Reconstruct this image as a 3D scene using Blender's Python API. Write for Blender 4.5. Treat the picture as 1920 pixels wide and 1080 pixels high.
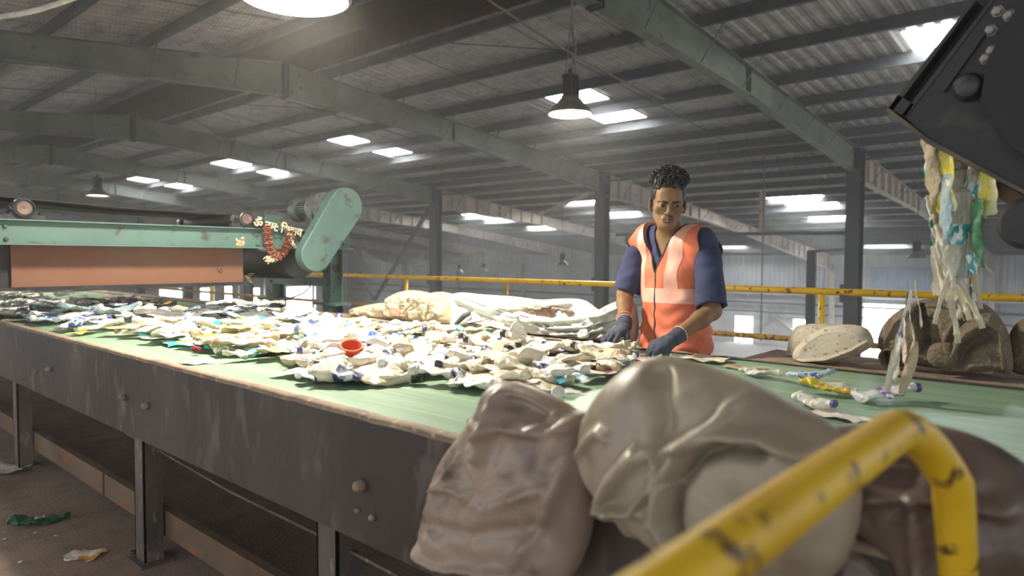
import bpy, math, random
import numpy as np
from math import sin, cos, pi, radians, sqrt, atan2, exp
from mathutils import Vector, Matrix, noise

SC = bpy.context.scene
COL = SC.collection
for o in list(bpy.data.objects):
    bpy.data.objects.remove(o)

# ------------------------------------------------------------------ camera
FPX = 1300.0
CAM_H = 1.27
YAW, PITCH, ROLL = radians(41.9), radians(2.47), radians(.26)
cam_rot = Matrix.Rotation(YAW, 3, 'Z') @ Matrix.Rotation(pi / 2 - PITCH, 3, 'X') @ Matrix.Rotation(ROLL, 3, 'Z')
cd = bpy.data.cameras.new('camera')
cam = bpy.data.objects.new('camera', cd)
COL.objects.link(cam)
cam.matrix_world = Matrix.Translation((0, 0, CAM_H)) @ cam_rot.to_4x4()
cd.sensor_width = 36.0
cd.lens = FPX / 1920 * 36
cd.clip_start, cd.clip_end = .05, 300
cd.dof.use_dof = True
cd.dof.focus_distance = 3.05
cd.dof.aperture_fstop = 2.6
SC.camera = cam

# ------------------------------------------------------------------ world + exposure
w = bpy.data.worlds.new('world')
SC.world = w
w.use_nodes = True
bg = w.node_tree.nodes['Background']
bg.inputs[0].default_value = (.93, .96, 1.0, 1)
bg.inputs[1].default_value = .55
SC.view_settings.view_transform = 'Standard'
SC.view_settings.look = 'None'
SC.view_settings.gamma = 1
SC.view_settings.exposure = 1.25
SC.view_settings.use_curve_mapping = False
SC.cycles.use_denoising = True
SC.cycles.max_bounces = 8
SC.cycles.transparent_max_bounces = 12
SC.cycles.sample_clamp_indirect = 6
SC.cycles.caustics_reflective = False
SC.cycles.caustics_refractive = False
LAMP_POWER = 120.0       # emission of the working high-bay lamps
SKY_POWER = 12.0         # daylight behind the translucent roof panels
WIN_POWER = 6.0         # daylight in the wall openings
HAZE = 0.005             # dust in the air

# ------------------------------------------------------------------ geometry helpers
CAMP = np.array([0, 0, CAM_H])
CR = np.array(cam_rot)


def at(x, y, X=None, Y=None, Z=None, D=None):
    """the world point that photo pixel (x, y) shows on the plane X=, Y=, Z= or at depth D"""
    d = CR @ np.array([(x - 960) / FPX, (540 - y) / FPX, -1.0])
    if X is not None: t = (X - CAMP[0]) / d[0]
    elif Y is not None: t = (Y - CAMP[1]) / d[1]
    elif Z is not None: t = (Z - CAMP[2]) / d[2]
    else: t = D
    return CAMP + d * t


def V(*a):
    return np.array(a, dtype=float)


def nrm(v):
    v = np.asarray(v, float)
    return v / (np.linalg.norm(v) + 1e-12)


class MB:
    """collects shapes, builds ONE mesh object"""
    def __init__(self):
        self.v, self.f, self.m = [], [], []

    def add(self, vs, fs, m=0):
        b = len(self.v)
        self.v.extend([tuple(map(float, p)) for p in vs])
        self.f.extend([tuple(i + b for i in f) for f in fs])
        self.m.extend([m] * len(fs))
        return self

    def box(self, lo, hi, m=0):
        x0, y0, z0 = lo; x1, y1, z1 = hi
        return self.add([(x0, y0, z0), (x1, y0, z0), (x1, y1, z0), (x0, y1, z0), (x0, y0, z1), (x1, y0, z1), (x1, y1, z1), (x0, y1, z1)],
                        [(0, 3, 2, 1), (4, 5, 6, 7), (0, 1, 5, 4), (1, 2, 6, 5), (2, 3, 7, 6), (3, 0, 4, 7)], m)

    def bar(self, a, b, w, h, up=(0, 0, 1), m=0):
        a, b = V(*a), V(*b)
        d = nrm(b - a)
        s = np.cross(d, up)
        if np.linalg.norm(s) < 1e-6: s = np.cross(d, (1, 0, 0))
        s = nrm(s); u = nrm(np.cross(s, d))
        vs = [p + s * sx * w / 2 + u * sz * h / 2 for p in (a, b) for sx, sz in ((-1, -1), (1, -1), (1, 1), (-1, 1))]
        return self.add(vs, [(0, 1, 2, 3), (7, 6, 5, 4), (0, 4, 5, 1), (1, 5, 6, 2), (2, 6, 7, 3), (3, 7, 4, 0)], m)

    def prism(self, poly, d0, d1, axis='X', m=0):
        """poly in the two other axes (in xyz order), extruded from d0 to d1 along axis"""
        def mk(p, d):
            a, b = p
            return {'X': (d, a, b), 'Y': (a, d, b), 'Z': (a, b, d)}[axis]
        n = len(poly)
        vs = [mk(p, d0) for p in poly] + [mk(p, d1) for p in poly]
        fs = [tuple(range(n))[::-1], tuple(range(n, 2 * n))] + [(i, (i + 1) % n, n + (i + 1) % n, n + i) for i in range(n)]
        return self.add(vs, fs, m)

    def tube(self, pts, r, seg=12, m=0, caps=True, closed=False):
        pts = [V(*p) for p in pts]
        n = len(pts)
        rs = list(r) if hasattr(r, '__len__') else [r] * n
        ring0 = None
        vs = []
        u = None
        for i, p in enumerate(pts):
            if closed: d = nrm(pts[(i + 1) % n] - pts[i - 1])
            else: d = nrm(pts[min(i + 1, n - 1)] - pts[max(i - 1, 0)])
            if u is None:
                u = np.cross(d, (0, 0, 1))
                if np.linalg.norm(u) < 1e-3: u = np.cross(d, (1, 0, 0))
            u = nrm(u - d * np.dot(u, d))
            w_ = np.cross(d, u)
            vs += [p + rs[i] * (u * cos(2 * pi * k / seg) + w_ * sin(2 * pi * k / seg)) for k in range(seg)]
        fs = []
        for i in range(n if closed else n - 1):
            j = (i + 1) % n
            fs += [(i * seg + k, i * seg + (k + 1) % seg, j * seg + (k + 1) % seg, j * seg + k) for k in range(seg)]
        if caps and not closed:
            fs += [tuple(range(seg))[::-1], tuple((n - 1) * seg + k for k in range(seg))]
        return self.add(vs, fs, m)

    def lathe(self, prof, seg=24, o=(0, 0, 0), axis=(0, 0, 1), m=0, caps=True):
        """prof: (r, h) pairs turned about axis through o"""
        o, a = V(*o), nrm(axis)
        u = np.cross(a, (0, 0, 1))
        if np.linalg.norm(u) < 1e-3: u = V(1, 0, 0)
        u = nrm(u); w_ = np.cross(a, u)
        vs = [o + a * h + r * (u * cos(2 * pi * k / seg) + w_ * sin(2 * pi * k / seg)) for r, h in prof for k in range(seg)]
        fs = []
        for i in range(len(prof) - 1):
            fs += [(i * seg + k, i * seg + (k + 1) % seg, (i + 1) * seg + (k + 1) % seg, (i + 1) * seg + k) for k in range(seg)]
        if caps and prof[0][0] > 1e-5: fs.append(tuple(range(seg))[::-1])
        if caps and prof[-1][0] > 1e-5: fs.append(tuple((len(prof) - 1) * seg + k for k in range(seg)))
        return self.add(vs, fs, m)

    def grid(self, P, m=0):
        """P: (n, k, 3) array of points"""
        P = np.asarray(P)
        n, k = P.shape[:2]
        fs = [(i * k + j, i * k + j + 1, (i + 1) * k + j + 1, (i + 1) * k + j) for i in range(n - 1) for j in range(k - 1)]
        return self.add(P.reshape(-1, 3), fs, m)

    def build(self, name, mats, parent=None, origin=None, smooth=False, angle=None):
        return link_mesh(name, np.array(self.v), self.f, mats, parent, origin, smooth, self.m, angle)


def mesh_data(name, verts, faces, mats, smooth=False, mi=None):
    me = bpy.data.meshes.new(name)
    me.from_pydata([tuple(map(float, p)) for p in verts], [], [tuple(map(int, f)) for f in faces])
    for mt in (mats if isinstance(mats, (list, tuple)) else [mats]):
        me.materials.append(mt)
    if mi is not None and len(mi) and max(mi) > 0:
        me.polygons.foreach_set('material_index', list(map(int, mi)))
    if smooth:
        me.polygons.foreach_set('use_smooth', [True] * len(me.polygons))
    me.update()
    return me


def link_mesh(name, verts, faces, mats, parent=None, origin=None, smooth=False, mi=None, angle=None):
    root = parent
    org = V(0, 0, 0)
    if parent is not None:
        while root.parent is not None: root = root.parent
        org = V(*root['_o']) if '_o' in root else V(0, 0, 0)
    elif origin is not None:
        org = V(*origin)
    vv = np.asarray(verts, float) - org
    me = mesh_data(name, vv, faces, mats, smooth or angle is not None, mi)
    if angle is not None:
        try: me.set_sharp_from_angle(angle=radians(angle))
        except Exception: pass
    o = bpy.data.objects.new(name, me)
    COL.objects.link(o)
    if parent is not None:
        o.parent = parent
    else:
        o.location = org
        o['_o'] = tuple(org)
    return o


def tag(o, label, cat, group=None, kind=None):
    o['label'] = label
    o['category'] = cat
    if group: o['group'] = group
    if kind: o['kind'] = kind
    return o


def thing(name, label, cat, loc, group=None, kind=None):
    o = bpy.data.objects.new(name, None)
    o.empty_display_size = .1
    COL.objects.link(o)
    o.location = tuple(loc)
    o['_o'] = tuple(map(float, loc))
    return tag(o, label, cat, group, kind)


def copy_tree(o, parent=None):
    c = o.copy()
    COL.objects.link(c)
    if parent is not None: c.parent = parent
    for ch in o.children: copy_tree(ch, c)
    return c


def bolt(mb, p, axis, r=.012, h=.008, m=0):
    mb.lathe([(r * 1.35, 0), (r * 1.35, h * .25), (r, h * .25), (r, h), (r * .6, h * 1.15)], 6, p, axis, m)


# ------------------------------------------------------------------ implicit surfaces
def surface_nets(F, o, h):
    s = F < 0
    n = np.array(F.shape)
    c = np.zeros(n - 1, np.int8)
    offs = [(i, j, k) for i in (0, 1) for j in (0, 1) for k in (0, 1)]
    for i, j, k in offs:
        c += s[i:n[0] - 1 + i, j:n[1] - 1 + j, k:n[2] - 1 + k]
    act = (c > 0) & (c < 8)
    I = np.argwhere(act)
    idx = -np.ones(act.shape, np.int64)
    idx[act] = np.arange(len(I))
    acc = np.zeros((len(I), 3)); cnt = np.zeros(len(I))
    val = {d: F[I[:, 0] + d[0], I[:, 1] + d[1], I[:, 2] + d[2]].astype(float) for d in offs}
    for a in offs:
        for ax in range(3):
            if a[ax]: continue
            b = list(a); b[ax] = 1; b = tuple(b)
            va, vb = val[a], val[b]
            m = (va < 0) != (vb < 0)
            t = np.where(m, va / np.where(m, va - vb, 1), 0)
            p = np.repeat(np.array([a], float), len(I), 0)
            p[:, ax] += t
            acc[m] += p[m]; cnt[m] += 1
    vs = np.asarray(o) + h * (I + acc / cnt[:, None])
    faces = []
    for ax in range(3):
        u, v = [(1, 2), (2, 0), (0, 1)][ax]
        sl0 = [slice(1, -1)] * 3; sl1 = [slice(1, -1)] * 3
        sl0[ax] = slice(0, -1); sl1[ax] = slice(1, None)
        a, b = s[tuple(sl0)], s[tuple(sl1)]
        E = np.argwhere(a != b)
        if not len(E): continue
        sg = a[tuple(E.T)]
        E = E + 1; E[:, ax] -= 1
        def cell(du, dv):
            q = E.copy(); q[:, u] -= du; q[:, v] -= dv
            return idx[tuple(q.T)]
        q = np.stack([cell(1, 1), cell(0, 1), cell(0, 0), cell(1, 0)], 1)
        q[~sg] = q[~sg][:, ::-1]
        faces.append(q)
    return vs, np.concatenate(faces)


class Field:
    """signed distance field on a grid; primitives are joined smoothly"""
    def __init__(self, lo, hi, h):
        self.lo, self.h = V(*lo), h
        n = np.ceil((V(*hi) - self.lo) / h).astype(int) + 1
        ax = [(self.lo[i] + h * np.arange(n[i])).astype(np.float32) for i in range(3)]
        self.X, self.Y, self.Z = np.meshgrid(*ax, indexing='ij')
        self.F = np.full(self.X.shape, 9.0, np.float32)

    def union(self, d, k=0.0):
        if k <= 0: self.F = np.minimum(self.F, d)
        else:
            hh = np.clip(.5 + .5 * (self.F - d) / k, 0, 1)
            self.F = self.F * (1 - hh) + d * hh - k * hh * (1 - hh)
        return self

    def cut(self, d, k=0.0):
        """remove the inside of d"""
        if k <= 0: self.F = np.maximum(self.F, -d)
        else:
            hh = np.clip(.5 - .5 * (self.F + d) / k, 0, 1)
            self.F = self.F * (1 - hh) - d * hh + k * hh * (1 - hh)
        return self

    def cap(self, a, b, r0, r1=None):
        r1 = r0 if r1 is None else r1
        a, b = V(*a), V(*b)
        d = b - a
        L = float(d @ d) + 1e-12
        t = np.clip(((self.X - a[0]) * d[0] + (self.Y - a[1]) * d[1] + (self.Z - a[2]) * d[2]) / L, 0, 1)
        return np.sqrt((self.X - a[0] - d[0] * t) ** 2 + (self.Y - a[1] - d[1] * t) ** 2 + (self.Z - a[2] - d[2] * t) ** 2) - (r0 + (r1 - r0) * t)

    def ell(self, c, r, rot=None):
        c, r = V(*c), V(*r)
        x, y, z = self.X - c[0], self.Y - c[1], self.Z - c[2]
        if rot is not None:
            R = np.array(rot).T
            x, y, z = R[0, 0] * x + R[0, 1] * y + R[0, 2] * z, R[1, 0] * x + R[1, 1] * y + R[1, 2] * z, R[2, 0] * x + R[2, 1] * y + R[2, 2] * z
        k0 = np.sqrt((x / r[0]) ** 2 + (y / r[1]) ** 2 + (z / r[2]) ** 2)
        k1 = np.sqrt((x / r[0] ** 2) ** 2 + (y / r[1] ** 2) ** 2 + (z / r[2] ** 2) ** 2) + 1e-9
        return k0 * (k0 - 1) / k1

    def half(self, p, n):
        """negative on the side n points away from"""
        n = nrm(n); p = V(*p)
        return (self.X - p[0]) * n[0] + (self.Y - p[1]) * n[1] + (self.Z - p[2]) * n[2]

    def wob(self, amp, fr, seed=0):
        """cheap smooth wobble"""
        r = np.random.RandomState(seed)
        out = 0
        for i in range(5):
            k = r.randn(3); k = k / np.linalg.norm(k) * fr * r.uniform(.7, 1.5)
            out = out + np.sin(self.X * k[0] + self.Y * k[1] + self.Z * k[2] + r.uniform(0, 6.28))
        self.F = self.F + (amp / 2.5) * out.astype(np.float32)
        return self

    def mesh(self):
        return surface_nets(self.F, self.lo, self.h)


def rz(a):
    return np.array([[cos(a), -sin(a), 0], [sin(a), cos(a), 0], [0, 0, 1]])


def rx(a):
    return np.array([[1, 0, 0], [0, cos(a), -sin(a)], [0, sin(a), cos(a)]])


def ry(a):
    return np.array([[cos(a), 0, sin(a)], [0, 1, 0], [-sin(a), 0, cos(a)]])


def vnormals(vs, fs):
    fs = np.asarray(fs)
    n = np.cross(vs[fs[:, 2]] - vs[fs[:, 0]], vs[fs[:, 3]] - vs[fs[:, 1]])
    out = np.zeros_like(vs)
    for i in range(4): np.add.at(out, fs[:, i], n)
    return out / (np.linalg.norm(out, axis=1, keepdims=True) + 1e-12)


def submesh(vs, fs, mask):
    f = np.asarray(fs)[mask]
    u, inv = np.unique(f, return_inverse=True)
    return vs[u], inv.reshape(f.shape), u


# ------------------------------------------------------------------ materials
def lin(c):
    if isinstance(c, str):
        c = [int(c[i:i + 2], 16) / 255 for i in (0, 2, 4)]
    return tuple(x / 12.92 if x <= .04045 else ((x + .055) / 1.055) ** 2.4 for x in c) + (1,)


def pmat(name, c, c2=None, scale=6.0, lo=.4, hi=.65, rough=.6, metal=0.0, bump=0.0, bscale=40.0, c3=None, s3=30.0, l3=.6, h3=.7,
         stretch=(1, 1, 1), clear=0.0, emit=None, spec=.5, detail=5, trans=0.0, rough2=None, coat=0.0, sss=0.0):
    """dirt-mottled surface: c, patches of c2, specks of c3; clear = share of see-through film"""
    m = bpy.data.materials.new(name)
    m.use_nodes = True
    nt = m.node_tree; N = nt.nodes; L = nt.links
    b = N['Principled BSDF']
    b.inputs['Roughness'].default_value = rough
    b.inputs['Metallic'].default_value = metal
    b.inputs['Specular IOR Level'].default_value = spec
    b.inputs['Coat Weight'].default_value = coat
    b.inputs['Subsurface Weight'].default_value = sss
    b.inputs['Subsurface Radius'].default_value = (.01, .005, .003)
    if trans: b.inputs['Transmission Weight'].default_value = trans
    b.inputs['Base Color'].default_value = lin(c)
    tc = mp = None
    def coords():
        nonlocal tc, mp
        if mp is None:
            tc = N.new('ShaderNodeTexCoord'); mp = N.new('ShaderNodeMapping')
            mp.inputs['Scale'].default_value = stretch
            L.new(tc.outputs['Object'], mp.inputs['Vector'])
        return mp.outputs[0]
    cur = None
    def layer(cur, base, col, sc, lo_, hi_):
        n = N.new('ShaderNodeTexNoise'); n.inputs['Scale'].default_value = sc; n.inputs['Detail'].default_value = detail
        L.new(coords(), n.inputs['Vector'])
        r = N.new('ShaderNodeMapRange'); r.inputs['From Min'].default_value = lo_; r.inputs['From Max'].default_value = hi_
        L.new(n.outputs[0], r.inputs['Value'])
        x = N.new('ShaderNodeMix'); x.data_type = 'RGBA'
        L.new(r.outputs[0], x.inputs[0])
        if cur is None: x.inputs[6].default_value = lin(base)
        else: L.new(cur, x.inputs[6])
        x.inputs[7].default_value = lin(col)
        return x.outputs[2], r.outputs[0]
    if c2 is not None:
        cur, fac = layer(None, c, c2, scale, lo, hi)
        if rough2 is not None:
            q = N.new('ShaderNodeMapRange'); q.inputs['To Min'].default_value = rough; q.inputs['To Max'].default_value = rough2
            L.new(fac, q.inputs['Value']); L.new(q.outputs[0], b.inputs['Roughness'])
    if c3 is not None:
        cur, _ = layer(cur, c, c3, s3, l3, h3)
    if cur is not None: L.new(cur, b.inputs['Base Color'])
    if bump > 0:
        n = N.new('ShaderNodeTexNoise'); n.inputs['Scale'].default_value = bscale; n.inputs['Detail'].default_value = 4
        L.new(coords(), n.inputs['Vector'])
        bp = N.new('ShaderNodeBump'); bp.inputs['Strength'].default_value = min(1, bump); bp.inputs['Distance'].default_value = .01
        L.new(n.outputs[0], bp.inputs['Height']); L.new(bp.outputs[0], b.inputs['Normal'])
    if clear > 0:
        out = N['Material Output']
        t = N.new('ShaderNodeBsdfTransparent'); t.inputs[0].default_value = (.97, .97, .95, 1)
        mx = N.new('ShaderNodeMixShader')
        fr = N.new('ShaderNodeLayerWeight'); fr.inputs[0].default_value = .35
        r = N.new('ShaderNodeMapRange'); r.inputs['To Min'].default_value = clear; r.inputs['To Max'].default_value = clear * .25
        L.new(fr.outputs['Facing'], r.inputs['Value']); L.new(r.outputs[0], mx.inputs[0])
        L.new(b.outputs[0], mx.inputs[1]); L.new(t.outputs[0], mx.inputs[2]); L.new(mx.outputs[0], out.inputs[0])
    return m


def emat(name, c, s):
    m = bpy.data.materials.new(name)
    m.use_nodes = True
    b = m.node_tree.nodes['Principled BSDF']
    b.inputs['Base Color'].default_value = lin(c)
    b.inputs['Emission Color'].default_value = lin(c)
    b.inputs['Emission Strength'].default_value = s
    return m


M = {}
M['purlin'] = pmat('purlin steel', '4b4c4f', '5c5b58', 1.5, rough=.65, c3='3e3f41', s3=9)
M['rafter'] = pmat('green painted rafter', '727668', '5e6257', 1.2, rough=.6, c3='4c5148', s3=5)
M['rafterfar'] = pmat('primer rafter', 'b5a99c', '9a8e82', .9, rough=.7, c3='776a5e', s3=4)
M['column'] = pmat('column steel', '3c3d3f', '494846', 1.4, rough=.6, c3='393a3c', s3=6)
M['brown'] = pmat('brown ridge sheet', '4a3a34', '3b2f2b', 3, rough=.7, stretch=(6, 1, 1))
M['clad'] = pmat('grey cladding', 'b2b4b6', '9b9c9f', .5, rough=.5)
M['cladblue'] = pmat('blue grey cladding', '8095a6', '74889a', .5, rough=.5)
M['brickwhite'] = pmat('whitewashed block', 'c4c3c0', 'a9a8a5', .8, rough=.8)
M['floor'] = pmat('dusty brown floor', '917b6b', 'a48d7c', 2.0, rough=.85, bump=.3, bscale=60, c3='77655a', s3=7, l3=.5, h3=.8)
M['ground'] = pmat('grey concrete', '8c8a86', '77746f', .6, rough=.9)
M['steel'] = pmat('dirty conveyor steel', '352f2b', '4b443f', 2.2, rough=.6, bump=.25, bscale=30, c3='6a625a', s3=12, l3=.55, h3=.74, stretch=(1, 1, .45))
M['rim'] = pmat('dusty rim', '9c8873', '80705f', 9, rough=.8, bump=.3, bscale=90, c3='c4ab90', s3=40)
M['ledge'] = pmat('dust covered ledge', 'a18b79', '857264', 3.5, rough=.95, bump=.8, bscale=120, c3='c8b29c', s3=70, l3=.66, h3=.7)
M['leg'] = pmat('peeling leg steel', '6a6058', '463f3a', 5, rough=.7, bump=.4, bscale=45, c3='8d8175', s3=25, stretch=(1, 1, .4))
M['cross'] = pmat('rusty cross bar', '7b6650', '5d4a3a', 3, rough=.75, c3='8d5a35', s3=7, l3=.55, h3=.68)
M['greenpaint'] = pmat('mint machine paint', '58766f', '4f6b66', 3, rough=.45, bump=.12, c3='4a4a42', s3=13, l3=.6, h3=.68)
M['greendark'] = pmat('dull green paint', '4f7268', '415d55', 4, rough=.5, c3='2f3330', s3=12, l3=.58, h3=.68)
M['orange'] = pmat('faded orange paint', '7c4c37', '7d5b46', 2.5, rough=.55, c3='80503a', s3=9, l3=.6, h3=.72)
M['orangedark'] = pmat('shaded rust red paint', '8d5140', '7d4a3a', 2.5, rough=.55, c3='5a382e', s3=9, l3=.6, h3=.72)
M['blackrub'] = pmat('black rubber', '1d1c1d', '2b2929', 4, rough=.55)
M['darkmetal'] = pmat('greasy dark metal', '3a3a3e', '29292b', 8, rough=.4, metal=.35, c3='5a5654', s3=30)
M['shaftrust'] = pmat('rusty shaft end', '7b6560', '5c4a46', 20, rough=.6, metal=.2)
M['motor'] = pmat('motor casting', '6f7674', '4c5050', 9, rough=.45, c3='3c3a37', s3=25)
M['yellow'] = pmat('chipped yellow paint', 'd9b21f', 'c79f1a', 5, rough=.45, c3='5d4526', s3=26, l3=.59, h3=.66, bump=.1)
M['yellowrust'] = pmat('worn yellow paint', 'b9923a', '8d6f45', 9, rough=.6, c3='59432d', s3=40, l3=.52, h3=.6)
M['lampshade'] = pmat('aluminium lamp shade', '8f8b86', '6d6a66', 5, rough=.5, metal=.4)
M['lampdark'] = pmat('lamp housing', '3b3b3c', '2c2c2d', 8, rough=.55)
M['lampon'] = emat('lamp glow', (1, .96, .88), LAMP_POWER)
M['lampdim'] = emat('far lamp glow', (1, .95, .86), 14)
M['skylight'] = emat('skylight panel', (.97, .99, 1), SKY_POWER)
M['skylightfar'] = emat('far skylight panel', (.97, .99, 1), SKY_POWER * 2.6)
M['daylight'] = emat('daylight opening', (.98, .99, 1), WIN_POWER)
M['cable'] = pmat('dusty cable', '5a554f', '77706a', 20, rough=.8)
M['cobweb'] = pmat('dust cobweb', 'b5b0a8', '908b84', 20, rough=.95, clear=.35)


def roofmat(name):
    """foil-faced insulation behind wire netting"""
    m = pmat(name, 'c6c1ba', 'a39e98', .7, lo=.35, hi=.7, rough=.55, c3='88837e', s3=3.0, l3=.5, h3=.75, stretch=(.6, 2.2, 1))
    nt = m.node_tree; N, L = nt.nodes, nt.links
    b = N['Principled BSDF']
    src = b.inputs['Base Color'].links[0].from_socket
    tc = N.new('ShaderNodeTexCoord')
    masks = []
    for ax in (0, 1):
        sp = N.new('ShaderNodeSeparateXYZ'); L.new(tc.outputs['Object'], sp.inputs[0])
        a = N.new('ShaderNodeMath'); a.operation = 'MULTIPLY'; a.inputs[1].default_value = 1 / .075
        L.new(sp.outputs[ax], a.inputs[0])
        fr = N.new('ShaderNodeMath'); fr.operation = 'FRACT'; L.new(a.outputs[0], fr.inputs[0])
        lt = N.new('ShaderNodeMath'); lt.operation = 'LESS_THAN'; lt.inputs[1].default_value = .16
        L.new(fr.outputs[0], lt.inputs[0]); masks.append(lt)
    mx = N.new('ShaderNodeMath'); mx.operation = 'MAXIMUM'
    L.new(masks[0].outputs[0], mx.inputs[0]); L.new(masks[1].outputs[0], mx.inputs[1])
    f = N.new('ShaderNodeMath'); f.operation = 'MULTIPLY'; f.inputs[1].default_value = .45
    L.new(mx.outputs[0], f.inputs[0])
    x = N.new('ShaderNodeMix'); x.data_type = 'RGBA'
    L.new(f.outputs[0], x.inputs[0]); L.new(src, x.inputs[6]); x.inputs[7].default_value = lin('4a4744')
    L.new(x.outputs[2], b.inputs['Base Color'])
    return m


M['roof'] = roofmat('netted roof insulation')


def beltmat():
    """green belt with scuff streaks that run along it"""
    m = pmat('green belt', '74967b', '8fa98f', 3.0, lo=.35, hi=.7, rough=.42, stretch=(.22, 5, 1), c3='b9c4a2', s3=6, l3=.55, h3=.8, detail=8)
    return m


M['belt'] = beltmat()
# ================================================================== THE SETTING
X0, X1 = -62.0, 6.0
FRAMES = [-5.48, -13.42, -21.8, -29.8, -37.8, -45.8, -53.8]
YR, YC, YF = 7.75, 19.5, 44.0
GZ = -4.2


def ztop(Y):
    """upper flange of the roof beams"""
    if Y <= YR: return 5.33 - .107 * (YR - Y)
    if Y <= YC: return 5.33 - .102 * (Y - YR)
    return 4.13 - .110 * (Y - YC)


def struct(o, label, cat, group=None):
    return tag(o, label, cat, group, 'structure')


struct(MB().box((-14, -3, -.12), (5, 5.45, 0)).build('floor', M['floor']), 'dusty brown floor of the raised sorting platform', 'floor')
struct(MB().box((X0, -4, GZ - .2), (X1, YF, GZ)).build('floor_ground', M['ground']), 'grey concrete ground floor far below the platform', 'floor')


def corrugated(name, y0, y1, dz, m, xa=X0, xb=X1, pitch=.25, dep=.028):
    xs, hs = [], []
    x = xa
    while x < xb:
        xs += [x, x + pitch * .35, x + pitch * .5, x + pitch * .85]
        hs += [0, 0, dep, dep]
        x += pitch
    n = len(xs)
    z0, z1 = ztop(y0) + dz, ztop(y1) + dz
    vs = [(x, y0, z0 + h) for x, h in zip(xs, hs)] + [(x, y1, z1 + h) for x, h in zip(xs, hs)]
    fs = [(i, i + 1, n + i + 1, n + i) for i in range(n - 1)]
    return MB().add(vs, fs).build(name, m)


struct(corrugated('ceiling', -4, 6.75, .235, M['roof']), 'netted insulation under the roof slope left of the ridge', 'ceiling')
struct(corrugated('ceiling_right', 8.75, YC, .235, M['roof']), 'netted insulation under the roof slope right of the ridge', 'ceiling')
struct(corrugated('ceiling_far', YC, YF + .3, .235, M['roof']), 'insulation under the low far roof beyond the columns', 'ceiling')
# raised ridge monitor in brown sheet
mb = MB()
mb.grid([[(X0, 6.75, 5.46), (X1, 6.75, 5.46)], [(X0, 6.75, 6.0), (X1, 6.75, 6.0)], [(X0, YR, 6.15), (X1, YR, 6.15)], [(X0, 8.75, 6.0), (X1, 8.75, 6.0)], [(X0, 8.75, 5.46), (X1, 8.75, 5.46)]])
struct(mb.build('ceiling_ridge', M['brown']), 'dark brown sheet lining the raised roof ridge', 'ceiling')

# purlins: Z sections the length of the hall
def purlin(Y, label, group):
    z = ztop(Y)
    s = .035
    poly = [(Y - .07, z), (Y + s * .2, z), (Y + s * .2, z + .205), (Y + .075, z + .205), (Y + .075, z + .222), (Y - s * .2, z + .222), (Y - s * .2, z + .017), (Y - .055, z + .017), (Y - .055, z + .045), (Y - .07, z + .045)]
    o = MB().prism(poly, X0, X1, 'X').build('purlin', M['purlin'])
    struct(o, label, 'purlin', group)


for Y in (-2.7, -1.15, .4, 1.95, 3.5, 5.05, 6.6):
    purlin(Y, 'dark steel purlin under the roof slope left of the ridge', 'purlins left of the ridge')
for Y in (8.85, 10.6, 12.2, 13.87, 15.4, 16.85, 18.2, 19.25):
    purlin(Y, 'dark steel purlin between ridge and column row', 'purlins right of the ridge')
Y = 20.6
while Y < 43.8:
    purlin(Y, 'dark steel purlin under the low far roof', 'purlins of the far roof')
    Y += 1.5


def beam(X, top, bot, mat, wf=.2, stiff=None, name='roof_beam'):
    """tapered I section in the plane X; top, bot: lists of (Y, z)"""
    mb = MB()
    poly = top + bot[::-1]
    mb.prism(poly, X - .006, X + .006, 'X')
    for line, dz in ((top, -.014), (bot, .014)):
        for (ya, za), (yb, zb) in zip(line[:-1], line[1:]):
            lo, hi = min(0, dz), max(0, dz)
            mb.prism([(ya, za + lo), (yb, zb + lo), (yb, zb + hi), (ya, za + hi)], X - wf / 2, X + wf / 2, 'X')
    def zi(line, y):
        for (ya, za), (yb, zb) in zip(line[:-1], line[1:]):
            if ya <= y <= yb: return za + (zb - za) * (y - ya) / (yb - ya)
        return line[-1][1]
    for y in stiff or ():
        mb.box((X - wf / 2, y - .006, zi(bot, y)), (X + wf / 2, y + .006, zi(top, y)))
    o = mb.build(name, mat)
    return o, zi


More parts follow.
